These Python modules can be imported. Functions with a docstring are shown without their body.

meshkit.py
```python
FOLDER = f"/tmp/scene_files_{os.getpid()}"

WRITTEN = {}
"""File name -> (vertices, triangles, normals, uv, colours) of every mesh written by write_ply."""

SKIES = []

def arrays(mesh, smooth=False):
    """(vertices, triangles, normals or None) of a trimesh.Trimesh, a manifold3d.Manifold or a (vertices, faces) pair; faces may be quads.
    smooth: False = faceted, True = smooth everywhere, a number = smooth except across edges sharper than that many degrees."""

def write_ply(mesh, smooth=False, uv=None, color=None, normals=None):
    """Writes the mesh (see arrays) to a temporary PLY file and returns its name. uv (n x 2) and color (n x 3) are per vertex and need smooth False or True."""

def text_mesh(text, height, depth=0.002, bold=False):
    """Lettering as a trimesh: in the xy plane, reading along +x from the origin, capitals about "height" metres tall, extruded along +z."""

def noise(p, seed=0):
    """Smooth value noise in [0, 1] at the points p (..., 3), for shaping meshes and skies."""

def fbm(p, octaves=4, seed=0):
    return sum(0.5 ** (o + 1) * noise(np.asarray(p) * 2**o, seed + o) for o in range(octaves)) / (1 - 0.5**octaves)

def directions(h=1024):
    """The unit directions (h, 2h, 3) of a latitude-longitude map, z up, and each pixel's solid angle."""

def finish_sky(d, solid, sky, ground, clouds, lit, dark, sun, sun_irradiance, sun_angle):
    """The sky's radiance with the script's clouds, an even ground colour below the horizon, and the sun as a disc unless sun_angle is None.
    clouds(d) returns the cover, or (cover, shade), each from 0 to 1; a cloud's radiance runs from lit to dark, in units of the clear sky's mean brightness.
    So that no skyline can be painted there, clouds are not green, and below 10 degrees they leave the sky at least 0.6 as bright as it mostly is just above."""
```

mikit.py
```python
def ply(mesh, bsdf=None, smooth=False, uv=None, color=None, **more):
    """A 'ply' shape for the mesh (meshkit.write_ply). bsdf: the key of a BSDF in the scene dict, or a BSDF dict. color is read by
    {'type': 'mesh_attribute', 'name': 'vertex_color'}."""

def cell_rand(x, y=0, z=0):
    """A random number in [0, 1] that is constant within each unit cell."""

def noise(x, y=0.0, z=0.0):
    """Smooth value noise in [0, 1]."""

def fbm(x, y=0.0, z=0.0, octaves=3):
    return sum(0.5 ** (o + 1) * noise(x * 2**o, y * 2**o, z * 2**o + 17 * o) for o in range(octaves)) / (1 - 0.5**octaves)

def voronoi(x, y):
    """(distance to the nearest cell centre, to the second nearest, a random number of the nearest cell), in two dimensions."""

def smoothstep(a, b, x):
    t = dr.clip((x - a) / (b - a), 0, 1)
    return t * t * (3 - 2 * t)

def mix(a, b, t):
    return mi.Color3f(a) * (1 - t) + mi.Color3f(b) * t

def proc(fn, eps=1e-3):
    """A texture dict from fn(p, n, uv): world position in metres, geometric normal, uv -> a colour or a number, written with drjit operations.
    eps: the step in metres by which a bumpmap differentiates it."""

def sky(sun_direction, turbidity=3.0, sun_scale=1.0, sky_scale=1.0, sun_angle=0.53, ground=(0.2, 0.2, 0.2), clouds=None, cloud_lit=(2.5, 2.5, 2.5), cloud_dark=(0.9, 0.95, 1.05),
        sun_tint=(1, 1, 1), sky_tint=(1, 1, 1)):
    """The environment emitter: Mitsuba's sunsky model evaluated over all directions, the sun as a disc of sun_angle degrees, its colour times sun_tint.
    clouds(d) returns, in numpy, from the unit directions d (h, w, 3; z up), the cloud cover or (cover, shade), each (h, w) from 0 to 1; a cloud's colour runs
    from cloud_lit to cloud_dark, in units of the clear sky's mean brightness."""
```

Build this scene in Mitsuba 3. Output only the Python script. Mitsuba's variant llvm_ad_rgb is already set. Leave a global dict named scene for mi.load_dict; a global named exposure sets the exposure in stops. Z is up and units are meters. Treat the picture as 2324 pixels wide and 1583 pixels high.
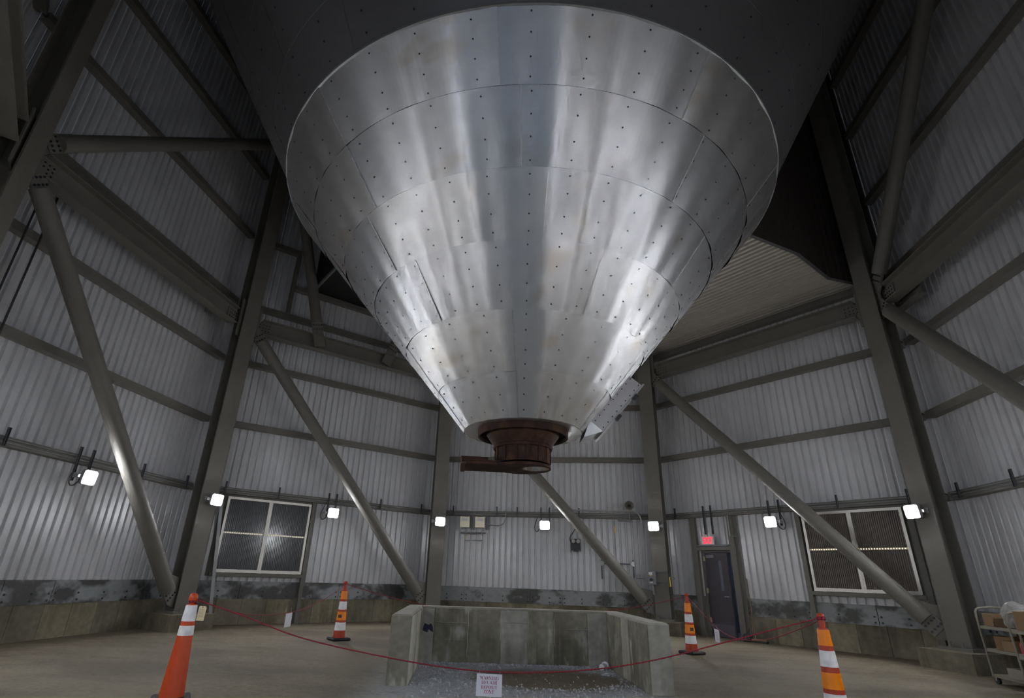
import math, random
import numpy as np, trimesh, drjit as dr, mitsuba as mi
import shapely.geometry as sg
from shapely.ops import unary_union
import mikit, meshkit
from mikit import proc, noise, fbm, voronoi, smoothstep, mix, cell_rand

T = mi.ScalarTransform4f
scene, labels = {}, {}
# ---------------------------------------------------------------- camera, sky, light level
CAM = np.array([0.807, -9.33, 1.362])
YAW, PITCH, ROLL = map(math.radians, (-8.337, 23.012, 1.986))
F_PX, PPX, PPY = 1212.75, -39.15, -1.32
fwd = np.array([math.sin(YAW) * math.cos(PITCH), math.cos(YAW) * math.cos(PITCH), math.sin(PITCH)])
rgt = np.array([math.cos(YAW), -math.sin(YAW), 0.0])
upv = np.cross(rgt, fwd)
up = -rgt * math.sin(ROLL) + upv * math.cos(ROLL)
scene['camera'] = {'type': 'perspective', 'fov': math.degrees(2 * math.atan(1162 / F_PX)), 'fov_axis': 'x', 'near_clip': 0.05, 'far_clip': 200.0,
                   'principal_point_offset_x': -PPX / 2324, 'principal_point_offset_y': -PPY / 1583,
                   'to_world': T().look_at(origin=CAM.tolist(), target=(CAM + fwd).tolist(), up=up.tolist())}
SKY_SCALE = 0.68
scene['sky'] = mikit.sky([0.3, 0.9, 0.5], turbidity=6.0, sun_scale=0.0, sky_scale=SKY_SCALE,
                         clouds=lambda d: 0.75 + 0 * d[..., 0], cloud_lit=(1.0, 1.25, 1.6), cloud_dark=(0.9, 0.95, 1.05))
LAMP = 27.0                                   # radiance of the flood-light lenses
exposure = 2.7

# ---------------------------------------------------------------- materials
def two(b): return {'type': 'twosided', 'bsdf': b}
def rgb(*c): return {'type': 'rgb', 'value': list(c)}
def prin(c, rough=0.5, metal=0.0, spec=0.5, **k):
    return two({'type': 'principled', 'base_color': c if isinstance(c, dict) else rgb(*c), 'roughness': rough, 'metallic': metal, 'specular': spec, **k})
def mat(name, b): scene['m_' + name] = b; return 'm_' + name

def siding_tex(p, n, uv):
    run = fbm(p.x * 3.1, p.y * 3.1, p.z * 0.35, 3)
    spot = fbm(p.x * 1.3 + 9, p.y * 1.3, p.z * 0.8, 3)
    low = smoothstep(3.2, 1.6, p.z)
    dirt = smoothstep(0.52, 0.72, run) * 0.16 + smoothstep(0.56, 0.74, spot) * 0.30 * low
    return mix((0.55, 0.55, 0.565), (0.27, 0.27, 0.26), dirt)
M_SIDING = mat('siding', two({'type': 'principled', 'base_color': proc(siding_tex), 'roughness': 0.22, 'specular': 0.7, 'metallic': 0.0}))
def steel_tex(p, n, uv):
    return mix((0.165, 0.158, 0.138), (0.125, 0.12, 0.105), fbm(p.x * 2, p.y * 2, p.z * 1.2, 3))
M_STEEL = mat('steel', two({'type': 'principled', 'base_color': proc(steel_tex), 'roughness': 0.55, 'specular': 0.4}))
M_DARK = mat('dark_steel', prin((0.03, 0.03, 0.032), 0.5))
M_BOLT = mat('bolt', prin((0.02, 0.022, 0.035), 0.45))
def galv_tex(p, n, uv):
    a = fbm(p.x * 2.2, p.y * 2.2, p.z * 2.6, 4); b = fbm(p.x * 9, p.y * 9, p.z * 9, 3)
    t = smoothstep(0.36, 0.56, a * 0.8 + b * 0.2)
    c = mix((0.27, 0.29, 0.30), (0.060, 0.060, 0.058), t)
    return c * (0.8 + 0.4 * b)
M_GALV = mat('kick', two({'type': 'principled', 'base_color': proc(galv_tex), 'roughness': 0.45, 'specular': 0.5}))
def galv2_tex(p, n, uv):
    a = fbm(p.x * 2.2 + 5, p.y * 2.2, p.z * 2.6, 4); b = fbm(p.x * 9, p.y * 9, p.z * 9, 3)
    return mix((0.255, 0.268, 0.268), (0.075, 0.075, 0.070), smoothstep(0.44, 0.62, a * 0.72 + b * 0.28)) * (0.8 + 0.4 * b)
M_GALVL = mat('kick_light', two({'type': 'principled', 'base_color': proc(galv2_tex), 'roughness': 0.5, 'specular': 0.4}))
M_GALVS = mat('galv_strut', prin((0.30, 0.31, 0.31), 0.4, 0.6))
M_STRUT = mat('strut', prin((0.10, 0.105, 0.11), 0.4, 0.5))
def conc_fn(base, dark, tan, splash=False):
    def f(p, n, uv):
        a = fbm(p.x * 1.7, p.y * 1.7, p.z * 1.1, 4); b = fbm(p.x * 14, p.y * 14, p.z * 14, 3)
        v = fbm(p.x * 7, p.y * 7, p.z * 0.7, 3)
        c = mix(base, dark, smoothstep(0.38, 0.68, a * 0.6 + v * 0.4))
        c = mix(c, tan, smoothstep(0.55, 0.75, v) * 0.5)
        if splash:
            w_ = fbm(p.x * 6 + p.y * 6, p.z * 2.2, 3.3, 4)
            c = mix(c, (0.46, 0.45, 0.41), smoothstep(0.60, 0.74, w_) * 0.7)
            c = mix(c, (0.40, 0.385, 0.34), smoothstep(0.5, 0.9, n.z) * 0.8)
        return c * (0.78 + 0.44 * b)
    return f
CONC = [mat('foundation_%s' % k, prin(proc(conc_fn(*v)), 0.85, 0, 0.3)) for k, v in {
    'a': ((0.21, 0.19, 0.14), (0.115, 0.102, 0.072), (0.26, 0.235, 0.16)), 'b': ((0.25, 0.225, 0.155), (0.125, 0.11, 0.072), (0.33, 0.30, 0.21)),
    'c': ((0.18, 0.16, 0.115), (0.095, 0.084, 0.058), (0.21, 0.185, 0.12))}.items()]
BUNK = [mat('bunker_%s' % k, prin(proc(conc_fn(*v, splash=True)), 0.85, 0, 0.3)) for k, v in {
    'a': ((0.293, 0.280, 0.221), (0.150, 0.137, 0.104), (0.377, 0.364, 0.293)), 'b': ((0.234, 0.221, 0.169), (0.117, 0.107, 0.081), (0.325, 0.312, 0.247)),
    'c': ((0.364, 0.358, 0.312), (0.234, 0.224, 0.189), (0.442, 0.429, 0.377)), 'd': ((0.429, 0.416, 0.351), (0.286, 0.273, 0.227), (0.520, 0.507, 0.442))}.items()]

# frame of the ash bunker on the floor
BC = np.array([-0.19, 0.95]); BU = np.array([0.983, 0.184]); BV = np.array([-0.184, 0.983])
def floor_tex(p, n, uv):
    a = fbm(p.x * 0.55, p.y * 0.8, 0.3, 4); b = fbm(p.x * 5, p.y * 7, 1.7, 4); c = fbm(p.x * 26, p.y * 26, 0.0, 3)
    s = fbm(p.x * 0.9 + p.y * 0.35, p.y * 4.5, 4.1, 3)
    col = mix((0.190, 0.163, 0.112), (0.120, 0.102, 0.070), smoothstep(0.35, 0.68, a))
    col = mix(col, (0.085, 0.068, 0.042), smoothstep(0.58, 0.80, s) * 0.25)
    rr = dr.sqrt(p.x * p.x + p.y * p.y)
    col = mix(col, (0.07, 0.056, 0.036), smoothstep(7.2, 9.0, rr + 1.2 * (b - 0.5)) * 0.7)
    bu = (p.x - BC[0]) * BU[0] + (p.y - BC[1]) * BU[1]; bv = (p.x - BC[0]) * BV[0] + (p.y - BC[1]) * BV[1]
    ash = smoothstep(2.3, 1.35, dr.abs(bu + 0.15)) * smoothstep(0.3, -0.1, bv) * smoothstep(-4.6, -2.9, bv)
    bare = smoothstep(1.25, 0.75, dr.sqrt(dr.square((bu - 0.45) / 1.15) + dr.square((bv + 1.35) / 0.85)) + 0.5 * (b - 0.5))
    k = ash * (1 - 0.9 * bare) * smoothstep(0.25, 0.6, b + 0.25 * (c - 0.5) + 0.25 * ash)
    col = mix(col, (0.155, 0.118, 0.076), ash * bare * 0.8)
    col = mix(col, (0.325, 0.335, 0.345), k)
    return col * (0.8 + 0.4 * c)
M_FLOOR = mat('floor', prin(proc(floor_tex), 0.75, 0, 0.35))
M_APRON = mat('apron', prin((0.36, 0.36, 0.36), 0.9))
def alu(name, c, a):
    def em(p, n, uv):
        return 0.0007 * noise(p.x * 42 + p.z * 42, p.y * 42 - p.z * 42, p.z * 42)
    def rf(p, n, uv):
        k = smoothstep(0.60, 0.78, fbm(p.x * 1.6 + p.y * 1.6, p.z * 3.0, p.y * 1.1, 4))
        g = 0.93 + 0.14 * noise(p.x * 9, p.y * 9, p.z * 5)
        return mix(c, (c[0] * 0.86, c[1] * 0.78, c[2] * 0.68), k * 0.7) * dr.minimum(g, 1.06)
    return mat(name, two({'type': 'bumpmap', 'arbitrary': proc(em, 4e-3), 'scale': 1.0,
        'bsdf': {'type': 'roughconductor', 'distribution': 'ggx', 'alpha_u': a, 'alpha_v': 0.30, 'specular_reflectance': proc(rf)}}))
ALU = [alu('lagging_a', (0.88, 0.885, 0.895), 0.105), alu('lagging_b', (0.82, 0.83, 0.85), 0.10), alu('lagging_c', (0.86, 0.858, 0.848), 0.115)]
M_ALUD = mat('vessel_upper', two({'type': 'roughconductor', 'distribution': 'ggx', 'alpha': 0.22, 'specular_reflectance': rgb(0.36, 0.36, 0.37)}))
M_TRIM = mat('trim_alu', prin((0.60, 0.60, 0.59), 0.38, 0.85))
M_FRAME = mat('window_alu', prin((0.62, 0.60, 0.56), 0.35, 0.75))
M_HATCH = mat('hatch', prin((0.50, 0.49, 0.50), 0.45, 0.2))
def rust_tex(p, n, uv):
    a = fbm(p.x * 6, p.y * 6, p.z * 3, 4); b = fbm(p.x * 24, p.y * 24, p.z * 9, 3)
    c = mix((0.034, 0.016, 0.011), (0.070, 0.032, 0.018), smoothstep(0.35, 0.7, a))
    return c * (0.7 + 0.6 * b)
M_RUST = mat('rust', prin(proc(rust_tex), 0.75, 0.0, 0.3))
M_RUSTO = mat('rust_orange', prin((0.10, 0.05, 0.022), 0.8))
M_CHROME = mat('worn_bright_steel', two({'type': 'roughconductor', 'alpha': 0.12, 'specular_reflectance': rgb(0.8, 0.8, 0.82)}))
M_SOFFIT = mat('soffit', prin((0.46, 0.43, 0.375), 0.35, 0.1))
M_BROWN = mat('brown_siding', prin((0.040, 0.031, 0.027), 0.6))
M_BLACK = mat('black_duct', prin((0.012, 0.011, 0.010), 0.8))
M_ROOF = mat('roof_deck', prin((0.10, 0.10, 0.105), 0.6))
M_PANE = mat('pane', prin((0.085, 0.087, 0.092), 0.14, 0.0, 0.9))
M_BROWNPANE = mat('pane_brown', prin((0.125, 0.105, 0.088), 0.38, 0.0, 0.5))
M_BRASS = mat('perforated_bar', prin((0.62, 0.50, 0.28), 0.35, 0.7))
M_DOOR = mat('door', prin((0.062, 0.055, 0.066), 0.55))
M_KICKP = mat('door_kick', prin((0.125, 0.115, 0.14), 0.45, 0.3))
M_DGLASS = mat('door_glass', prin((0.14, 0.16, 0.19), 0.15, 0.0, 0.8))
M_VEST = mat('vestibule', prin((0.16, 0.18, 0.22), 0.8))
M_TAN = mat('tan_hinge', prin((0.38, 0.32, 0.22), 0.5, 0.3))
M_WHITE = mat('white', prin((0.78, 0.77, 0.78), 0.6))
M_PAPER = mat('paper', prin((0.74, 0.73, 0.80), 0.7))
M_MANILA = mat('manila', prin((0.72, 0.62, 0.38), 0.8))
M_INK = mat('red_ink', prin((0.30, 0.03, 0.10), 0.7))
M_GREYINK = mat('grey_ink', prin((0.42, 0.36, 0.24), 0.7))
M_FAINT = mat('faint_print', prin((0.62, 0.55, 0.58), 0.8))
M_REDSIGN = mat('exit_red', {'type': 'diffuse', 'reflectance': rgb(0.7, 0.03, 0.06)})
M_ORANGE = mat('cone_red_orange', prin((0.60, 0.070, 0.015), 0.42))
M_DKORANGE = mat('cone_dark_orange', prin((0.46, 0.050, 0.018), 0.5))
M_BANDO = mat('orange_band', prin((0.95, 0.26, 0.005), 0.35))
def band_tex(p, n, uv): return mix((0.88, 0.87, 0.88), (0.62, 0.62, 0.66), smoothstep(0.5, 0.75, fbm(p.x * 9, p.y * 9, p.z * 9, 3)) * 0.6)
M_BANDW = mat('white_band', prin(proc(band_tex), 0.4))
M_RUBBER = mat('rubber', prin((0.022, 0.022, 0.022), 0.7))
def rope_tex(p, n, uv):
    q = uv.x * 28 + uv.y; q = q - dr.floor(q)
    return dr.select(q < 0.33, mi.Color3f(0.022, 0.014, 0.020), mi.Color3f(0.40, 0.018, 0.035))
M_ROPE = mat('rope', prin(proc(rope_tex), 0.7))
M_WIRE = mat('zip_tie', prin((0.6, 0.6, 0.58), 0.5))
def ash_tex(p, n, uv): return mix((0.27, 0.275, 0.285), (0.60, 0.61, 0.64), noise(p.x * 31, p.y * 31, 2.0))
M_ASH = mat('ash', prin(proc(ash_tex), 0.9, 0, 0.2))
M_BLUEMARK = mat('dark_blue_paint', prin((0.012, 0.014, 0.045), 0.6))
M_ENCL = mat('enclosure_steel', prin((0.66, 0.60, 0.46), 0.32, 0.55))
M_ENCG = mat('enclosure_grey', prin((0.20, 0.20, 0.22), 0.5))
M_LABELW = mat('label_white', prin((0.62, 0.62, 0.66), 0.5))
M_YELLOW = mat('yellow', prin((0.75, 0.50, 0.02), 0.5))
M_WOOD = mat('broom_wood', prin((0.20, 0.135, 0.08), 0.6))
M_CARD = mat('cardboard', prin((0.24, 0.155, 0.08), 0.8))
M_CARDD = mat('cardboard_dark', prin((0.13, 0.075, 0.036), 0.8))
M_CART = mat('cart_paint', prin((0.23, 0.215, 0.165), 0.5))
M_BAG = mat('plastic_bag', prin((0.27, 0.265, 0.25), 0.45))
M_GREEN = mat('green', prin((0.03, 0.20, 0.05), 0.5))
M_REDP = mat('red_plastic', prin((0.45, 0.03, 0.06), 0.5))
M_SPK = mat('speaker', prin((0.15, 0.14, 0.12), 0.5))
M_LENSG = mat('lens_glass', prin((0.55, 0.56, 0.54), 0.1, 0.3, 0.8))
M_HOUSE = mat('lamp_housing', prin((0.30, 0.30, 0.31), 0.4, 0.4))

# ---------------------------------------------------------------- helpers
counts = {}
def numbered(base):
    k = counts.get(base, 0); counts[base] = k + 1
    return base if k == 0 else '%s_%03d' % (base, k)
def tag(key, label=None, cat=None, group=None, kind=None):
    d = {a: b for a, b in (('label', label), ('category', cat), ('group', group), ('kind', kind)) if b}
    if d: labels[key] = d
def thing(name, label=None, cat=None, group=None, kind=None):
    k = numbered(name); tag(k, label, cat, group, kind); return k
def part(parent, name, mesh, m, smooth=False, label=None, kind=None, **kw):
    k = numbered(parent + '__' + name) if parent else numbered(name)
    scene[k] = mikit.ply(mesh, m, smooth, **kw)
    tag(k, label, kind=kind); return k
def single(name, mesh, m, label, cat, group=None, kind=None, smooth=False, **kw):
    k = part(None, name, mesh, m, smooth, **kw); tag(k, label, cat, group, kind); return k
cat_ = trimesh.util.concatenate
def join(ms): ms = list(ms); return ms[0] if len(ms) == 1 else cat_(ms)
BOXF = np.array([[0, 1, 3], [0, 3, 2], [4, 6, 7], [4, 7, 5], [0, 4, 5], [0, 5, 1], [2, 3, 7], [2, 7, 6], [0, 2, 6], [0, 6, 4], [1, 5, 7], [1, 7, 3]])
def hexa(fn, a0, a1, b0, b1, c0, c1):
    v = np.array([fn(a, b, c) for a in (a0, a1) for b in (b0, b1) for c in (c0, c1)])
    m = trimesh.Trimesh(v, BOXF, process=False)
    if m.volume < 0: m = trimesh.Trimesh(v, BOXF[:, ::-1], process=False)
    return m
def box(x0, x1, y0, y1, z0, z1): return hexa(lambda a, b, c: (a, b, c), x0, x1, y0, y1, z0, z1)
def rbox(c, sx, sy, sz, rot=0.0, r=0.01):
    """bevelled upright box with its middle at c, turned rot about z."""
    poly = sg.box(-sx / 2 + r, -sy / 2 + r, sx / 2 - r, sy / 2 - r).buffer(r, quad_segs=3)
    inn = sg.box(-sx / 2 + r, -sy / 2 + r, sx / 2 - r, sy / 2 - r).buffer(r * 0.35, quad_segs=3)
    a = np.array(poly.exterior.coords)[:-1]; b = np.array(inn.exterior.coords)[:-1]
    if len(a) != len(b): b = a * (1 - 1.3 * r / max(sx, sy))
    loops = [(b, -sz / 2), (a, -sz / 2 + r * 0.65), (a, sz / 2 - r * 0.65), (b, sz / 2)]
    n = len(a); v = np.vstack([np.column_stack([l, np.full(n, z)]) for l, z in loops] + [[[0, 0, -sz / 2], [0, 0, sz / 2]]])
    f = []
    for k in range(3):
        for i in range(n):
            j = (i + 1) % n; p, q, s, t = k * n + i, k * n + j, (k + 1) * n + j, (k + 1) * n + i
            f += [[p, q, s], [p, s, t]]
    for i in range(n):
        j = (i + 1) % n; f += [[4 * n, j, i], [4 * n + 1, 3 * n + i, 3 * n + j]]
    m = trimesh.Trimesh(v, f, process=False)
    if m.volume < 0: m.invert()
    R = np.eye(4); c0, s0 = math.cos(rot), math.sin(rot); R[:2, :2] = [[c0, -s0], [s0, c0]]; R[:3, 3] = c
    m.apply_transform(R); return m
def place(m, X, Y, Z, o):
    """maps local axes x, y, z of the mesh on X, Y, Z at o."""
    R = np.eye(4); R[:3, 0], R[:3, 1], R[:3, 2], R[:3, 3] = X, Y, Z, o
    m = m.copy(); m.apply_transform(R)
    if np.linalg.det(R[:3, :3]) < 0: m.invert()
    return m
def unit(v): v = np.asarray(v, float); return v / np.linalg.norm(v)
def tube(pts, r, n=10, caps=True):
    p = np.asarray(pts, float); k = len(p); r = np.broadcast_to(r, (k,))
    t = np.gradient(p, axis=0); t /= np.linalg.norm(t, axis=1, keepdims=True)
    a = np.cross(t[0], [0, 0, 1.0]);
    if np.linalg.norm(a) < 1e-3: a = np.array([1.0, 0, 0])
    a = unit(a); V = []
    ang = np.arange(n) * 2 * np.pi / n
    for i in range(k):
        a = unit(a - t[i] * (a @ t[i])); b = np.cross(t[i], a)
        V.append(p[i] + r[i] * (np.cos(ang)[:, None] * a + np.sin(ang)[:, None] * b))
    V = np.vstack(V); f = []
    for i in range(k - 1):
        for j in range(n):
            q = (j + 1) % n; f += [[i * n + j, i * n + q, (i + 1) * n + q], [i * n + j, (i + 1) * n + q, (i + 1) * n + j]]
    if caps:
        V = np.vstack([V, p[:1], p[-1:]]); c = k * n
        for j in range(n):
            q = (j + 1) % n; f += [[c, q, j], [c + 1, (k - 1) * n + j, (k - 1) * n + q]]
    m = trimesh.Trimesh(V, f, process=False)
    return m
def spline(pts, n=60):
    from scipy.interpolate import CubicSpline
    p = np.asarray(pts, float); s = np.r_[0, np.cumsum(np.linalg.norm(np.diff(p, axis=0), axis=1))]
    return CubicSpline(s, p)(np.linspace(0, s[-1], n))
def prism(poly, h): return trimesh.creation.extrude_polygon(poly, h, engine='earcut')
def lathe(profile, n=48, a0=0.0, a1=2 * np.pi):
    """(r, z) profile turned about z."""
    pr = np.asarray(profile, float); full = abs(a1 - a0 - 2 * np.pi) < 1e-6
    th = a0 + (a1 - a0) * np.arange(n if full else n + 1) / n; m = len(th)
    V = np.stack([pr[:, None, 0] * np.cos(th), pr[:, None, 0] * np.sin(th), np.broadcast_to(pr[:, None, 1], (len(pr), m))], -1).reshape(-1, 3)
    f = []
    for i in range(len(pr) - 1):
        for j in range(m if full else m - 1):
            q = (j + 1) % m; f += [[i * m + j, i * m + q, (i + 1) * m + q], [i * m + j, (i + 1) * m + q, (i + 1) * m + j]]
    return trimesh.Trimesh(V, f, process=False)
def bolts(points, axis, r=0.016, h=0.014, n=6):
    axis = unit(axis); out = []
    for q in points:
        q = np.asarray(q, float); out.append(tube([q, q + axis * h], r, n))
    return join(out)
def isect(d, bf, tw, tf):
    return sg.Polygon([(-bf / 2, -d / 2), (bf / 2, -d / 2), (bf / 2, -d / 2 + tf), (tw / 2, -d / 2 + tf), (tw / 2, d / 2 - tf), (bf / 2, d / 2 - tf), (bf / 2, d / 2),
                       (-bf / 2, d / 2), (-bf / 2, d / 2 - tf), (-tw / 2, d / 2 - tf), (-tw / 2, -d / 2 + tf), (-bf / 2, -d / 2 + tf)])

# ---------------------------------------------------------------- the octagonal tower: eight walls, eight columns
AP = 9.058; HALF = AP * math.tan(math.pi / 8); TOP = 16.6
def axes(k):
    th = math.radians(202.5 - 45 * (k + 0.5)); return np.array([math.cos(th), math.sin(th), 0.0]), np.array([math.sin(th), -math.cos(th), 0.0])
Z = np.array([0, 0, 1.0])
def wp(k, t, z, inn=0.0): n, tt = axes(k); return n * (AP - inn) + tt * t + Z * z
def wbox(k, t0, t1, z0, z1, i0, i1): return hexa(lambda a, b, c: wp(k, a, b, c), t0, t1, z0, z1, i0, i1)
def caxes(i):
    th = math.radians(202.5 - 45 * i); return np.array([math.cos(th), math.sin(th), 0.0]), np.array([math.sin(th), -math.cos(th), 0.0])
def cp(i, t, z, r=8.8): n, tt = caxes(i); return n * r + tt * t + Z * z
def cbox(i, t0, t1, z0, z1, r0, r1): return hexa(lambda a, b, c: cp(i, a, b, c), t0, t1, z0, z1, r0, r1)
WALLS = ['wall_left', 'wall_left_back', 'wall_back', 'wall_right_back', 'wall_right', 'wall_right_front', 'wall_front', 'wall_left_front']
WTEXT = ['left wall', 'left rear wall', 'back wall', 'right rear wall', 'right wall', 'right front wall', 'front wall', 'left front wall']
rng = random.Random(7); nrng = np.random.default_rng(11)

fl = trimesh.creation.cylinder(AP / math.cos(math.pi / 8) + 0.4, 0.3, sections=8)
fl.apply_transform(trimesh.transformations.rotation_matrix(math.pi / 8, [0, 0, 1])); fl.apply_translation([0, 0, -0.15])
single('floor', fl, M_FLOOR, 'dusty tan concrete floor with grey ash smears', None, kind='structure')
single('ground', box(-45, 45, -60, 45, -0.62, -0.32), M_APRON, 'pale concrete ground outside the tower', None, kind='structure')
roof = trimesh.creation.cylinder(AP / math.cos(math.pi / 8) + 0.3, 0.15, sections=8)
roof.apply_transform(trimesh.transformations.rotation_matrix(math.pi / 8, [0, 0, 1])); roof.apply_translation([0, 0, TOP + 0.08])
single('ceiling', roof, M_ROOF, 'dark roof deck above the hopper', None, kind='structure')

NP = 39; PITCH_T = 2 * HALF / NP
RIB = [(0.0, 0.0), (0.28, 0.0), (0.55, 0.0), (0.595, 0.008), (0.64, 0.038), (0.685, 0.047), (0.76, 0.048), (0.84, 0.047), (0.885, 0.038), (0.93, 0.008), (0.965, 0.0), (1.0, 0.0)]
def siding(k, j0, j1, z0, z1, holes):
    ts, ds = [], []
    for j in range(j0, j1):
        for u, d in RIB[:-1]: ts.append(-HALF + (j + u) * PITCH_T); ds.append(d)
    ts.append(-HALF + j1 * PITCH_T); ds.append(0.0)
    V, F = [], []
    for i in range(len(ts) - 1):
        mid = (ts[i] + ts[i + 1]) / 2; segs = [(z0, z1)]
        for (a, b, c, d) in holes:
            if a < mid < b:
                new = []
                for (p, q) in segs:
                    if q <= c or p >= d: new.append((p, q)); continue
                    if p < c: new.append((p, c))
                    if q > d: new.append((d, q))
                segs = new
        for (p, q) in segs:
            o = len(V); V += [wp(k, ts[i], p, -ds[i]), wp(k, ts[i + 1], p, -ds[i + 1]), wp(k, ts[i + 1], q, -ds[i + 1]), wp(k, ts[i], q, -ds[i])]
            F += [[o, o + 2, o + 1], [o, o + 3, o + 2]]
    if not V: return None
    m = trimesh.Trimesh(V, F, process=False); m.merge_vertices(); return m
HOLES = {1: [(-2.80, -0.50, 1.2, 3.1), (-1.55, 2.4, 9.75, 15.2)], 3: [(0.5, 2.75, 1.24, 3.1), (-2.56, -1.56, 0, 2.24)], 6: [(-2.6, 3.2, 0, 6.5)]}
TOPZ = {}
GIRT_Z = [3.158, 4.957, 6.766, 8.574, 10.876, 13.199, 15.2]
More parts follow.
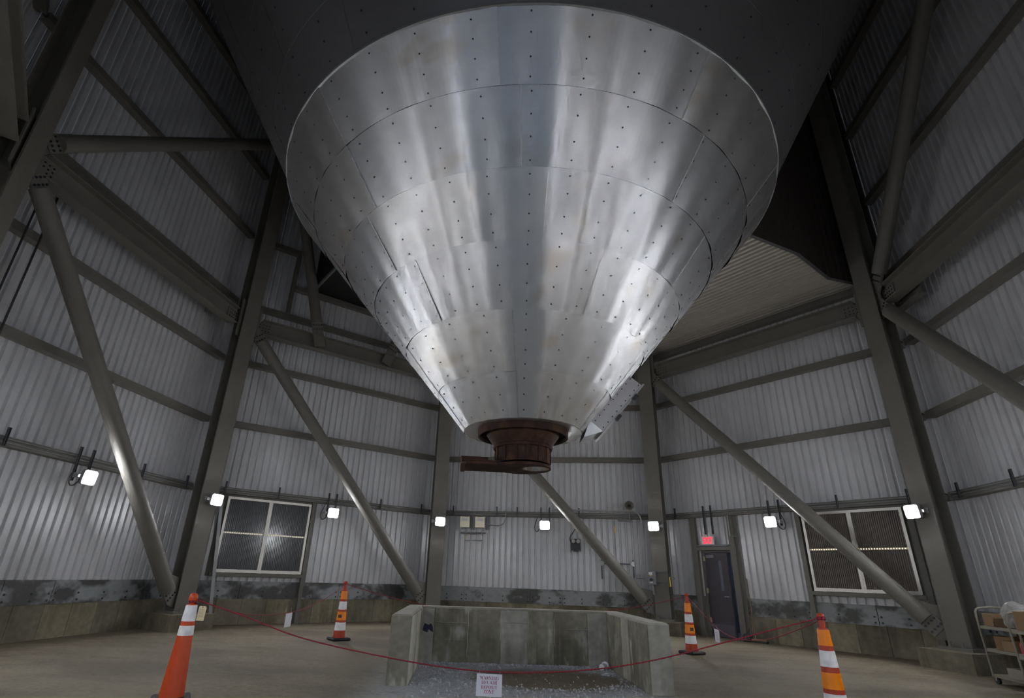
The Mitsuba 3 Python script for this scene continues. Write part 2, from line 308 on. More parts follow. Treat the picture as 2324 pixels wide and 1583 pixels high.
for k in range(8):
    w = WALLS[k]; tag(w, 'corrugated light grey metal ' + WTEXT[k] + ' of the tower', kind='structure')
    top = TOPZ.get(k, TOP); hol = HOLES.get(k, [])
    for z0, z1, lap in ((1.017, min(8.60, top), 0), (8.60, top, 1)):
        if z1 - z0 < 0.1: continue
        if z0 == 8.60 and z1 < 9: continue
        for j in range(0, NP, 3):
            m = siding(k, j, j + 3, z0 - 0.02 * lap, z1 + (0.15 if (top < 9) else 0), hol)
            if m is not None: part(w, 'siding_panel', m, M_SIDING, 40)
    # girts
    zs = [z for z in GIRT_Z if z < (9 if k in (2, 3) else top)]
    for z in zs:
        spans = [(-HALF + 0.12, HALF - 0.12)]
        if k == 6 and z < 6.4: spans = [(-HALF + 0.12, -2.7), (3.3, HALF - 0.12)]
        if k == 1 and z > 9: spans = [(-HALF + 0.12, -2.20)]
        if k == 3 and z > 8.5 or k == 2 and z > 8.5: z -= 0.07
        for a, b in spans:
            # channel: face plate, upper and lower flange
            part(w, 'girt', join([wbox(k, a, b, z, z + 0.16, 0.19, 0.20), wbox(k, a, b, z, z + 0.012, 0.0, 0.20), wbox(k, a, b, z + 0.148, z + 0.16, 0.0, 0.20)]), M_STEEL)
    # kick plates and foundation
    kj = {0: [-2.2, -0.329, 0.688], 1: [-2.0, 0.715], 2: [-2.6, -0.502, 0.499], 3: [-1.35, 0.333, 1.749], 4: [-1.2, 0.9]}.get(k, [-1.3, 1.2])
    gaps = {3: [(-2.62, -1.50)], 6: [(-2.7, 3.3)]}.get(k, [])
    e = [-HALF] + kj + [HALF]
    def cut(a, b):
        out = [(a, b)]
        for g0, g1 in gaps:
            new = []
            for p, q in out:
                if q <= g0 or p >= g1: new.append((p, q)); continue
                if p < g0: new.append((p, g0))
                if q > g1: new.append((g1, q))
            out = new
        return out
    for p, q in cut(-HALF, HALF): part(w, 'footing', wbox(k, p, q, 0.0, 1.04, -0.30, -0.055), CONC[2])
    bl = []
    for a, b in zip(e[:-1], e[1:]):
        for p, q in cut(a, b):
            part(w, 'kick_plate', wbox(k, p + 0.006, q - 0.006, 0.594, 1.017, 0.0, 0.014), M_GALVL if k in (2, 3, 4) else M_GALV)
            tt = [p + 0.07, q - 0.07] + list(np.arange(p + 0.6, q - 0.3, 0.64))
            bl += [wp(k, t, z, 0.014) for t in tt for z in (0.66, 0.78)]
    part(w, 'plate_bolt', bolts(bl, -axes(k)[0], 0.021, 0.010), M_BOLT, kind='stuff')
    nb = 12; bw = 2 * HALF / nb
    for j in range(nb):
        for p, q in cut(-HALF + j * bw, -HALF + (j + 1) * bw):
            if q - p < 0.05: continue
            d = 0.002 + 0.008 * rng.random()
            part(w, 'foundation_block', wbox(k, p + 0.004, q - 0.004, 0.0, 0.592, -0.05, d), CONC[rng.choice([0, 0, 1, 2, 1])])

# gas duct that leaves through the left rear wall, and the outlet housing over the right rear wall
def duct_pt(t, z, inn): return wp(1, t, z, inn)
d = thing('gas_duct', 'black gas duct running from the hopper out through the left rear wall', 'duct')
part(d, 'bottom_plate', wbox(1, -1.55, 2.4, 9.80, 9.86, -1.5, 3.2), M_BLACK)
part(d, 'side_plate', wbox(1, -1.55, -1.50, 9.80, 15.1, -1.5, 3.2), M_BLACK)
part(d, 'side_plate', wbox(1, 2.35, 2.40, 9.80, 15.1, -1.5, 3.2), M_BLACK)
part(d, 'top_plate', wbox(1, -1.55, 2.4, 15.1, 15.16, -1.5, 3.2), M_BLACK)
part(d, 'edge_angle', wbox(1, -1.60, -1.54, 9.76, 9.86, -0.1, 3.2), M_GALVS, label='pale galvanised edge strip')
w = 'wall_left_back'
part(w, 'post', wbox(1, -2.27, -2.17, 8.7, 10.9, 0.0, 0.16), M_STEEL)
part(w, 'header', join([wbox(1, -2.17, 3.6, 9.62, 9.76, 0.19, 0.20), wbox(1, -2.17, 3.6, 9.62, 9.635, 0, 0.2), wbox(1, -2.17, 3.6, 9.745, 9.76, 0, 0.2)]), M_STEEL)
EDGE = [(9.04, 3.80), (8.3, 4.0), (7.54, 3.67), (6.34, 2.43), (5.07, 1.59), (4.2, 1.05)]
h = thing('outlet_housing', 'gas outlet housing with corrugated underside and dark brown side beside the hopper', 'duct housing')
# corrugated soffit: ribs run along wall 3
n3, t3 = axes(3)
arc = [(4.0 * math.cos(a), 4.0 * math.sin(a)) for a in np.radians(np.arange(20, 128, 6))]
outer = [tuple(wp(3, HALF, 0)[:2]), tuple(wp(3, -HALF, 0)[:2]), tuple(wp(2, -HALF, 0)[:2])]
sof = sg.Polygon(EDGE + arc + [outer[2], outer[1], outer[0]]).buffer(0)
V, F = [], []
pit = 0.165; a = 0.0
prof = [(0.0, 0.0), (0.45, 0.0), (0.52, 0.055), (0.93, 0.055)]
strips = []
s = 0.0
while s < 9.5:
    for i in range(4):
        u0, d0 = prof[i]; u1, d1 = prof[i + 1] if i < 3 else (1.0, 0.0)
        strips.append((AP - s - u0 * pit, d0, AP - s - u1 * pit, d1))
    s += pit
for r0, d0, r1, d1 in strips:
    band = sg.Polygon([tuple((n3 * r0 + t3 * q)[:2]) for q in (-12, 12)] + [tuple((n3 * r1 + t3 * q)[:2]) for q in (12, -12)])
    g = sof.intersection(band)
    for pg in getattr(g, 'geoms', [g]):
        if pg.is_empty or pg.geom_type != 'Polygon' or pg.area < 1e-5: continue
        c = np.array(pg.convex_hull.exterior.coords)[:-1]
        rr = c @ n3[:2]; zz = 8.74 + d0 + (d1 - d0) * (r0 - rr) / (r0 - r1)
        o = len(V); V += [(x, y, z) for (x, y), z in zip(c, zz)]; F += [[o, o + i, o + i + 1] for i in range(1, len(c) - 1)]
part(h, 'soffit', trimesh.Trimesh(V, F, process=False), M_SOFFIT, label='pale corrugated underside')
part(h, 'soffit_cover', prism(sof.buffer(-0.01), 0.03).apply_translation([0, 0, 8.82]), M_BROWN)
V, F = [], []
path = np.array(EDGE); seg = np.r_[0, np.cumsum(np.linalg.norm(np.diff(path, axis=0), axis=1))]
ss = np.arange(0, seg[-1], 0.05)
for i, q in enumerate(ss):
    x, y = np.interp(q, seg, path[:, 0]), np.interp(q, seg, path[:, 1])
    dn = np.array([0.55, -0.83]) * (0.022 if (i // 2) % 2 else 0.0)
    V += [(x + dn[0], y + dn[1], 8.70), (x + dn[0], y + dn[1], TOP)]
for i in range(len(ss) - 1): F += [[2 * i, 2 * i + 2, 2 * i + 3], [2 * i, 2 * i + 3, 2 * i + 1]]
part(h, 'side_wall', trimesh.Trimesh(V, F, process=False), M_BROWN, label='dark brown ribbed side wall')
tr = [tube([(path[i][0], path[i][1], 8.70), (path[i + 1][0], path[i + 1][1], 8.70)], 0.045, 4) for i in range(len(path) - 1)]
part(h, 'edge_trim', join(tr), M_ROOF)

# columns, piers, beams and braces
CTEXT = ['grey steel column at the left edge of the photo, nearest on the left', 'grey steel column left of the left rear window', 'grey steel column behind the left end of the concrete bunker',
         'grey steel column with the grey switch box, left of the exit door', 'grey steel column beside the shelf carts on the right',
         'grey steel column in the right front corner, outside the picture', 'grey steel column right of the truck opening, behind the camera', 'grey steel column left of the truck opening, behind the camera']
PTEXT = ['column at the left edge of the photo', 'column left of the left rear window', 'column behind the left end of the bunker', 'column with the grey switch box', 'column beside the shelf carts', 'right front column, outside the picture', 'column right of the truck opening', 'column left of the truck opening']
for i in range(8):
    n, t = caxes(i)
    pr = thing('column_pier', 'square concrete pier carrying the ' + PTEXT[i], 'concrete pier')
    part(pr, 'block', cbox(i, -0.52, 0.52, 0.0, 0.33, 8.34, 9.42), CONC[2 if i in (1, 3) else 0])
    c = thing('steel_column', CTEXT[i], 'column', 'columns at the eight corners')
    sec = prism(isect(0.42, 0.44, 0.025, 0.032), TOP - 0.38)
    part(c, 'shaft', place(sec, t, n, Z, n * 9.01 + Z * 0.38), M_STEEL)
    part(c, 'base_plate', cbox(i, -0.32, 0.32, 0.33, 0.38, 8.66, 9.36), M_STEEL)
    part(c, 'anchor_bolt', join([tube([cp(i, a, 0.38, r), cp(i, a, 0.48, r)], 0.022, 8) for a in (-0.12, 0.12) for r in (8.72,)] +
                                [tube([cp(i, a, 0.38, r), cp(i, a, 0.41, r)], 0.042, 6) for a in (-0.12, 0.12) for r in (8.72,)]), M_STEEL, kind='stuff')
    for sgn, kk in ((1, i % 8), (-1, (i - 1) % 8)):      # node gussets at beam level in both neighbouring walls
        nk, tk = axes(kk)
        e0 = -sgn * 3.44
        if kk == 6: continue
        part(c, 'gusset_plate', wbox(kk, *sorted((e0 + sgn * 0.02, e0 + sgn * 0.36)), 7.30, 8.42, 0.735, 0.765), M_STEEL)
IN = 0.75
BTEXT = ['horizontal I-beam high on the ' + x for x in WTEXT]
for k in range(8):
    n, t = axes(k)
    if k == 6: continue
    b = thing('tie_beam', BTEXT[k], 'steel beam', 'tie beams between the columns')
    length = 6.0
    if k == 4: pass
    sec = prism(isect(0.46, 0.30, 0.014, 0.022), length)
    part(b, 'beam', place(sec, -n, Z, t, wp(k, -3.0, 7.84, IN - 0.12)), M_STEEL)
    for sgn in (-1, 1):
        part(b, 'end_plate', wbox(k, *sorted((sgn * 2.70, sgn * 3.15)), 7.70, 7.98, IN - 0.11, IN - 0.09), M_STEEL)
        part(b, 'bolt', bolts([wp(k, sgn * (2.78 + 0.09 * a), 7.75 + 0.09 * c, IN - 0.09) for a in range(4) for c in range(3) if a != 2 or True], -n, 0.017, 0.014), M_BOLT, kind='stuff')
def brace(k, a, b, label, r=0.162, gus=(True, True), off=(0.0, 0.0)):
    A, B = wp(k, a[0], a[1], IN), wp(k, b[0], b[1], IN); u = unit(B - A); n, t = axes(k); side = unit(np.cross(u, n))
    o = thing('brace_tube', label, 'steel brace', 'tubular braces of the steel frame')
    part(o, 'tube', tube([A, B], r, 28), M_STEEL, 40)
    for P, s, on in ((A, -1, gus[0]), (B, 1, gus[1])):
        if not on: continue
        def g(x, y, z): return P + u * s * x + side * y + n * z
        if s > 0 and b[1] < 2:
            poly = [g(-0.3, -0.17, 0), g(-0.3, 0.17, 0), g(0.25, 0.17, 0), g(0.25, -0.17, 0), wp(k, 3.36, 0.40, IN), wp(k, 3.36, 1.05, IN)]
            hull = trimesh.Trimesh(np.array([q + n * e for q in poly for e in (-0.016, 0.016)]), process=False).convex_hull
            part(o, 'gusset_plate', hull, M_STEEL)
        else: part(o, 'gusset_plate', hexa(g, -0.35, 0.75, -0.17, 0.17, -0.016, 0.016), M_STEEL)
        part(o, 'splice_plate', hexa(g, -0.02, 0.27, -0.165, 0.165, -0.040, -0.018), M_STEEL)
        part(o, 'bolt', bolts([g(0.06 + 0.13 * i, y, -0.040) for i in range(2) for y in (-0.12, -0.04, 0.04, 0.12)], -n, 0.022, 0.018), M_BOLT, kind='stuff')
LT = ['thick grey tube brace slanting down the left wall to the column left of the window', 'grey tube brace slanting down between the left rear window and the back column', 'grey tube brace slanting down the back wall behind the emergency lamp',
      'grey tube brace slanting down across the right rear window', 'grey tube brace slanting down the right wall to the right edge of the photo', 'grey tube brace slanting down the right front wall, outside the picture', None, 'grey tube brace slanting down the left front wall, outside the picture']
for k in range(8):
    if k == 6: continue
    brace(k, (-2.93, 7.36), (2.90, 0.83), LT[k])
brace(0, (-2.95, 8.36), (2.95, 14.0), 'grey tube brace crossing level in the picture high on the left wall')
brace(1, (-1.46, 8.42), (-3.1, 14.1), 'grey tube brace rising from the beam near the left rear column')
brace(1, (1.235, 8.42), (3.1, 14.1), 'grey tube brace rising behind the left edge of the cone')
brace(4, (-2.90, 8.36), (2.95, 14.8), 'grey tube brace rising steeply high on the right wall')
brace(7, (-2.9, 8.36), (2.95, 14.8), 'grey tube brace high on the left front wall, outside the picture')
n, t = axes(4); st = thing('stub_beam', 'short stub of I-beam sticking out beside the right column node', 'steel beam')
part(st, 'beam', place(prism(isect(0.30, 0.22, 0.012, 0.02), 1.0), -n, Z, t, wp(4, -3.30, 7.62, 0.36)), M_STEEL)
part(st, 'bolt', bolts([wp(4, -3.1 + 0.09 * i, 7.56 + 0.1 * j, 0.37) for i in range(2) for j in range(2)], -n, 0.018, 0.014), M_BOLT, kind='stuff')
for i, tt in enumerate((-2.50, -2.22)):
    single('hanger_rod', tube([wp(0, tt, 4.9, 0.25), wp(0, tt, 8.1, 0.25)], 0.018, 8), M_DARK, ('left' if i == 0 else 'right') + ' of two thin dark rods hanging down the left wall beside the brace', 'rod', 'thin rods on the left wall')

# ---------------------------------------------------------------- the hopper vessel
v = thing('hopper_vessel', 'huge conical hopper clad in shiny aluminium sheets with a rusty outlet', 'hopper')
RZ = [(4.7500, 8.156), (4.1476, 7.435), (3.4792, 6.635), (2.8443, 5.875), (2.1801, 5.080), (1.5493, 4.325), (1.0380, 3.713)]
CN = np.array([math.cos(math.radians(39.9)), -math.sin(math.radians(39.9))])      # outward normal in (r, z)
def fill(known, n):
    a = sorted(known); gap = 360 - (a[-1] - a[0]); return a + [a[-1] + gap * (i + 1) / (n + 1) for i in range(n)]
SEAMS = [fill([-127.1, -89.9, -53.0], 7), fill([-127.2, -86.1, -45.9], 6), fill([-131.9, -79.8, -26.6], 4), fill([-122.1, -61.0], 4), fill([-159.0, -89.8, -10.7], 2), fill([-160.0, -89.3, -18.0], 2)]
LINES = [37, 37, 37, 37, 21, 21]
def bulge(row, az, vv):
    s = 360.0 / LINES[row]; q = (az + 84.4) / s
    i = math.floor(q); fr = q - i
    w = (0.45 + 1.1 * rand01(row * 97 + int(i) % LINES[row]))
    sp = math.radians(s) * (RZ[row][0] + RZ[row + 1][0]) / 2
    sk = fr - 0.5 + 0.10 * (rand01(row * 31 + int(i) % LINES[row] + 500) - 0.5)
    return 0.019 * sp * w * (1.25 - 0.6 * vv) * (0.5 - 0.5 * math.cos(2 * math.pi * fr)) * (1 + 0.9 * sk)
def rand01(i): 
    x = math.sin(i * 12.9898 + 4.1) * 43758.5453; return x - math.floor(x)
for row in range(6):
    (r1, z1), (r0, z0) = RZ[row], RZ[row + 1]
    sm = SEAMS[row]; n = len(sm)
    for j in range(n):
        a0, a1 = sm[j], sm[(j + 1) % n] + (360 if j == n - 1 else 0)
        na = max(12, int((a1 - a0) / 0.9)); nz = 4
        tilt = (rand01(row * 17 + j) - 0.5) * 0.022
        V, F, UV = [], [], []
        for iz in range(nz + 1):
            vv = iz / nz
            for ia in range(na + 1):
                u = ia / na; az = a0 + (a1 - a0) * u
                off = bulge(row, az, vv) + 0.006 * u + 0.008 * (1 - vv) + tilt * (vv - 0.5)
                r, zz = r0 + (r1 - r0) * vv + CN[0] * off, z0 + (z1 - z0) * vv + CN[1] * off
                c = math.radians(az); V.append((r * math.cos(c), r * math.sin(c), zz)); UV.append((az / 10.0, zz))
        for iz in range(nz):
            for ia in range(na):
                p = iz * (na + 1) + ia; q = p + na + 1; F += [[p, p + 1, q + 1], [p, q + 1, q]]
        part(v, 'lagging_panel', trimesh.Trimesh(V, F, process=False), ALU[(row * 2 + j * 3 + int(3 * rand01(row * 7 + j))) % 3], True, uv=np.array(UV))
    ms = []
    for a in sm:
        c = math.radians(a); d = np.array([math.cos(c), math.sin(c), 0]); e = np.array([-math.sin(c), math.cos(c), 0])
        nn = d * CN[0] + Z * CN[1]
        A = d * (r0 + 0.01) + Z * z0 + nn * 0.012; B = d * r1 + Z * z1 + nn * 0.005
        ms.append(hexa(lambda x, y, z: A + (B - A) * x + e * y + nn * z, 0.005, 0.995, -0.011, 0.011, 0, 0.007))
    for m in ms: part(v, 'seam_strip', m, M_TRIM)
pins = []
disc = trimesh.creation.cylinder(1, 1, sections=6)
for row in range(6):
    (r1, z1), (r0, z0) = RZ[row], RZ[row + 1]; nl = LINES[row]
    for i in range(nl):
        az = -84.4 + 360.0 / nl * i + (rand01(i + row * 41) - 0.5) * 0.6; c = math.radians(az)
        d = np.array([math.cos(c), math.sin(c), 0]); e = np.array([-math.sin(c), math.cos(c), 0]); nn = d * CN[0] + Z * CN[1]
        for vv in ((0.1, 0.36, 0.64, 0.9) if row < 5 else (0.15, 0.5, 0.85)):
            vv += (rand01(i * 3 + row + vv * 9) - 0.5) * 0.05
            P = d * (r0 + (r1 - r0) * vv) + Z * (z0 + (z1 - z0) * vv) + nn * (0.008 * (1 - vv) + 0.005)
            m = disc.copy(); m.apply_scale((0.0125, 0.0125, 0.016)); pins.append(place(m, e, np.cross(nn, e), nn, P))
part(v, 'fixing_pin', join(pins), M_BOLT, kind='stuff')
part(v, 'rim_lip', lathe([(4.745, 8.14), (4.772, 8.15), (4.778, 8.185), (4.765, 8.20), (4.60, 8.21)], 180), M_GALVS, 30)
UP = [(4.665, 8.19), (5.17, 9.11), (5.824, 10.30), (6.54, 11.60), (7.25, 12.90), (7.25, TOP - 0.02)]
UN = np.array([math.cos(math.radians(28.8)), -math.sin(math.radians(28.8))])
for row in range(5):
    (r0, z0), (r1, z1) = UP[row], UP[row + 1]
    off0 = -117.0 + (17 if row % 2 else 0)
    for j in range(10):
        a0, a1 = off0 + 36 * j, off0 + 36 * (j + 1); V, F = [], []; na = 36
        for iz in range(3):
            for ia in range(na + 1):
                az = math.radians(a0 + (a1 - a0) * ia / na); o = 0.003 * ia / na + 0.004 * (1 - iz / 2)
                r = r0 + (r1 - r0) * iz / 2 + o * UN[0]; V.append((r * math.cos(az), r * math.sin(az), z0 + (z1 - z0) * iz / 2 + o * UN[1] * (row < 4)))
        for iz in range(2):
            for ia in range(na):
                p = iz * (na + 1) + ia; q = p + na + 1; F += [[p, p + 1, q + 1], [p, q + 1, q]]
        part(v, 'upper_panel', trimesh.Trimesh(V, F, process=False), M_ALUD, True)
part(v, 'upper_seam', join([lathe([(r + 0.003, z - 0.006), (r + 0.007, z), (r + 0.003, z + 0.006)], 180) for r, z in UP[1:4]]), M_GALVS)
up_pin = []
for row in range(2):
    (r0, z0), (r1, z1) = UP[row], UP[row + 1]
    for i in range(37):
        c = math.radians(-84.4 + 360 / 37 * i); d = np.array([math.cos(c), math.sin(c), 0]); e = np.array([-math.sin(c), math.cos(c), 0]); nn = d * UN[0] + Z * UN[1]
        for vv in (0.25, 0.55, 0.85):
            m = disc.copy(); m.apply_scale((0.015, 0.015, 0.03)); up_pin.append(place(m, e, np.cross(nn, e), nn, d * (r0 + (r1 - r0) * vv) + Z * (z0 + (z1 - z0) * vv)))
part(v, 'upper_pin', join(up_pin), M_BOLT, kind='stuff')
part(v, 'bottom_cover', lathe([(1.045, 3.705), (1.036, 3.70), (0.78, 3.735)], 96), M_TRIM, 20)
ring = part(v, 'flange_ring', lathe([(0.80, 3.75), (0.795, 3.617), (0.765, 3.617), (0.762, 3.70), (0.60, 3.72)], 96), M_RUST, 30, label='rusty outer flange ring')
part(v, 'throat', lathe([(0.70, 3.72), (0.655, 3.665), (0.49, 3.44)], 96), M_RUST, 30, label='rusty funnel')
CX = np.array([0.0, 0.0])
col = part(v, 'collar', lathe([(0.47, 3.46), (0.515, 3.46), (0.53, 3.44), (0.515, 3.405), (0.475, 3.40), (0.475, 3.15), (0.455, 3.15), (0.455, 3.42)], 96), M_RUST, 30, label='rusty cylindrical outlet collar')
for i in range(14):
    a = math.radians(-100 + 360 / 14 * i); c, s = math.cos(a), math.sin(a)
    part(col, 'rib', hexa(lambda x, y, z: np.array([x * c - y * s, x * s + y * c, z]), 0.47, 0.492, -0.033, 0.033, 3.155, 3.41), M_RUSTO if i % 7 == 3 else M_RUST)
GD = math.radians(192)
def gp(x, y, z): return np.array([x * math.cos(GD) - y * math.sin(GD), x * math.sin(GD) + y * math.cos(GD), z])
slab = unary_union([sg.Point(0, 0).buffer(0.49, 48), sg.box(0, -0.40, 1.02, 0.34)]).difference(sg.Point(-0.22, 0.05).buffer(0.24, 32))
gm = prism(slab, 0.045); gm.apply_translation([0, 0, 3.075])
gate = part(v, 'slide_gate', place(gm, gp(1, 0, 0), gp(0, 1, 0), Z, (0, 0, 0)), M_RUST, label='rusty slide gate plate pushed out to the left')
for y0, y1 in ((-0.42, -0.34), (0.28, 0.36)):
    part(gate, 'guide_angle', join([hexa(gp, 0.42, 1.06, y0, y1, 3.12, 3.135), hexa(gp, 0.62, 1.06, y0, y0 + 0.012, 3.12, 3.20)]), M_RUST)
part(gate, 'end_angle', join([hexa(gp, 1.00, 1.075, -0.42, 0.36, 3.06, 3.075), hexa(gp, 1.06, 1.075, -0.42, 0.36, 3.06, 3.19)]), M_RUSTO)
part(gate, 'pull_bracket', hexa(gp, 0.50, 0.56, -0.02, 0.02, 3.12, 3.20), M_RUST)
part(v, 'worn_rim', place(lathe([(0.235, 0.0), (0.225, 0.02), (0.19, 0.075), (0.10, 0.10), (0.0, 0.105)], 40), gp(1, 0, 0), gp(0, 1, 0), Z, gp(-0.22, 0.05, 3.085)), M_CHROME, 40, label='bright worn metal inside the outlet')
# access hatch on the right flank
ha = math.radians(9.0); hd = np.array([math.cos(ha), math.sin(ha), 0]); he = np.array([-math.sin(ha), math.cos(ha), 0])
hn = hd * CN[0] + Z * CN[1]; hg = unit(hd * (RZ[5][0] - RZ[6][0]) + Z * (RZ[5][1] - RZ[6][1])); HO = hd * 1.038 + Z * 3.713
def hp(x, y, z): return HO + hg * x + he * y + hn * z
hb = part(v, 'access_hatch', hexa(hp, 0.22, 1.36, -0.30, 0.30, -0.05, 0.25), M_HATCH, label='boxed access hatch on the right flank of the cone')
part(hb, 'door', hexa(hp, 0.18, 1.40, -0.32, 0.32, 0.253, 0.285), M_TRIM)
vv_ = [hp(0.22, -0.30, 0.25), hp(0.22, 0.30, 0.25), hp(-0.06, 0.24, 0.06), hp(-0.06, -0.24, 0.06), hp(0.22, -0.30, -0.05), hp(0.22, 0.30, -0.05)]
part(hb, 'lower_apron', trimesh.Trimesh(vv_, [[0, 1, 2], [0, 2, 3], [0, 3, 4], [1, 5, 2]], process=False), M_TRIM)
for x in (0.52, 1.02): part(hb, 'latch', hexa(hp, x, x + 0.13, -0.35, -0.29, 0.27, 0.33), M_DARK, label='black latch')
part(hb, 'rivet', bolts([hp(0.28 + 0.13 * i, -0.30, zz) for i in range(9) for zz in (0.03, 0.21)], -he, 0.012, 0.008), M_BOLT, kind='stuff')

# ---------------------------------------------------------------- flood lights
rr = sg.box(-0.092, -0.072, 0.092, 0.072).buffer(0.045, quad_segs=6); hh = sg.box(-0.115, -0.095, 0.115, 0.095).buffer(0.045, quad_segs=4)
def lamp(pos, inward, side, label, tilt=6.0, cable=True, armdir=-1):
    f = unit(inward * math.cos(math.radians(tilt)) - Z * math.sin(math.radians(tilt))); u = unit(np.cross(side, f)); u = u if u[2] > 0 else -u; s = np.cross(u, f)
    o = thing('flood_light', label, 'flood light', 'square LED flood lights around the tower')
    def q(x, y, z): return pos + s * x + u * y + f * z
    part(o, 'housing', place(prism(hh, 0.07), s, u, f, pos - f * 0.085), M_HOUSE)
    part(o, 'fin', join([hexa(q, x, x + 0.008, -0.10, 0.10, -0.13, -0.085) for x in np.linspace(-0.11, 0.10, 9)]), M_HOUSE)
    lens = place(prism(rr, 0.022), s, u, f, pos - f * 0.014)
    part(o, 'lens', lens, M_WHITE, label='glaring white lens', emitter={'type': 'area', 'radiance': rgb(LAMP, LAMP * 1.01, LAMP * 1.05)})
    part(o, 'yoke', join([hexa(q, -0.24, -0.155, -0.03, 0.03, -0.07, -0.05), hexa(q, -0.24, -0.225, -0.03, 0.03, -0.14, -0.05), hexa(q, -0.26, -0.20, -0.05, 0.05, -0.15, -0.14)]) if armdir < 0 else
         join([hexa(q, 0.155, 0.24, -0.03, 0.03, -0.07, -0.05), hexa(q, 0.225, 0.24, -0.03, 0.03, -0.14, -0.05), hexa(q, 0.20, 0.26, -0.05, 0.05, -0.15, -0.14)]), M_GALVS)
    if cable:
        a = -armdir * 0 + (-1 if armdir < 0 else 1)
        part(o, 'cable', tube(spline([q(a * 0.17, -0.05, -0.07), q(a * 0.20, -0.16, -0.08), q(a * 0.27, -0.20, -0.1), q(a * 0.32, -0.12, -0.12), q(a * 0.30, 0.05, -0.14), q(a * 0.24, 0.22, -0.16)], 20), 0.012, 6), M_DARK)
    return o
WL = {0: 0.272, 1: 0.066, 2: -0.018, 3: -0.135, 4: 0.0, 5: 0.0, 7: 0.0}
WLT = {0: 'flood light hung on the left wall, leftmost lamp in the photo', 1: 'flood light hung on the left rear wall, right of the window', 2: 'flood light at the middle of the back wall, left of the emergency lamp',
       3: 'flood light hung between the exit door and the right rear window', 4: 'flood light on the right wall, outside the picture', 5: 'flood light on the right front wall, outside the picture', 7: 'flood light on the left front wall, outside the picture'}
for k, tt in WL.items():
    n, t = axes(k); lamp(wp(k, tt, 2.89, 0.45), -n, t, WLT[k], armdir=1 if k == 3 else -1)
CL = {0: 0.0, 1: 0.118, 2: 0.028, 3: -0.044, 4: -0.135, 5: 0.0, 6: 0.0, 7: 0.0}
CLT = ['flood light on the near left column, outside the picture', 'flood light on the column just left of the left rear window', 'flood light on the column left of the two small enclosures', 'flood light on the column above the grey switch box',
       'flood light on the column right of the right rear window, rightmost lamp in the photo', 'flood light on the right front column, outside the picture', 'flood light on the column right of the truck opening', 'flood light on the column left of the truck opening']
for i, tt in CL.items():
    n, t = caxes(i); lamp(cp(i, tt, 2.88, 8.63), -n, t, CLT[i], cable=False, armdir=1 if i >= 3 else -1)

# ---------------------------------------------------------------- conduits and uprights along the lowest girt
for k in range(8):
    n, t = axes(k); spans = [(-3.5, 3.5)] if k != 6 else [(-3.5, -2.8), (3.35, 3.5)]
    for z in (3.215, 3.275):
        for a, b in spans:
            single('conduit', tube([wp(k, a, z, 0.222), wp(k, b, z, 0.222)], 0.017, 8), M_GALVS if k in (0, 1, 3, 4) else M_GALVS, ('upper' if z > 3.25 else 'lower') + ' thin grey conduit along the lowest girt of the ' + WTEXT[k] + ('' if k != 6 else (', left of the opening' if a < 0 else ', right of the opening')), 'conduit', smooth=40)
ST = {0: [-1.45, 0.05, 0.36, 1.78, 3.28], 1: [-2.92, -1.52, -0.07, 0.17, 1.61, 3.08], 2: [-3.05, -1.59, -0.92, -0.14, 0.13, 1.08], 3: [-3.13, -2.16, -1.92, -0.21, 0.07, 1.50, 2.97], 4: [-3.20, -1.69, -0.1, 0.2], 5: [0.2], 7: [0.2]}
ORD = ['first', 'second', 'third', 'fourth', 'fifth', 'sixth', 'seventh']
for k, ts in ST.items():
    for tt in ts:
        lit = abs(tt - WL[k]) < 0.35
        z0 = 2.80 if lit else 3.14
        if k == 3 and tt < -1.8 and tt > -2.5: z0 = 2.66
        single('channel_bracket', join([wbox(k, tt - 0.021, tt + 0.021, z0, 3.46, 0.243, 0.252), wbox(k, tt - 0.021, tt - 0.015, z0, 3.46, 0.243, 0.285), wbox(k, tt + 0.015, tt + 0.021, z0, 3.46, 0.243, 0.285)]), M_STRUT,
               ORD[ts.index(tt)] + ' slotted channel upright from the left on the conduit girt of the ' + WTEXT[k], 'channel bracket', 'short channel uprights on the conduit girt of the ' + WTEXT[k])

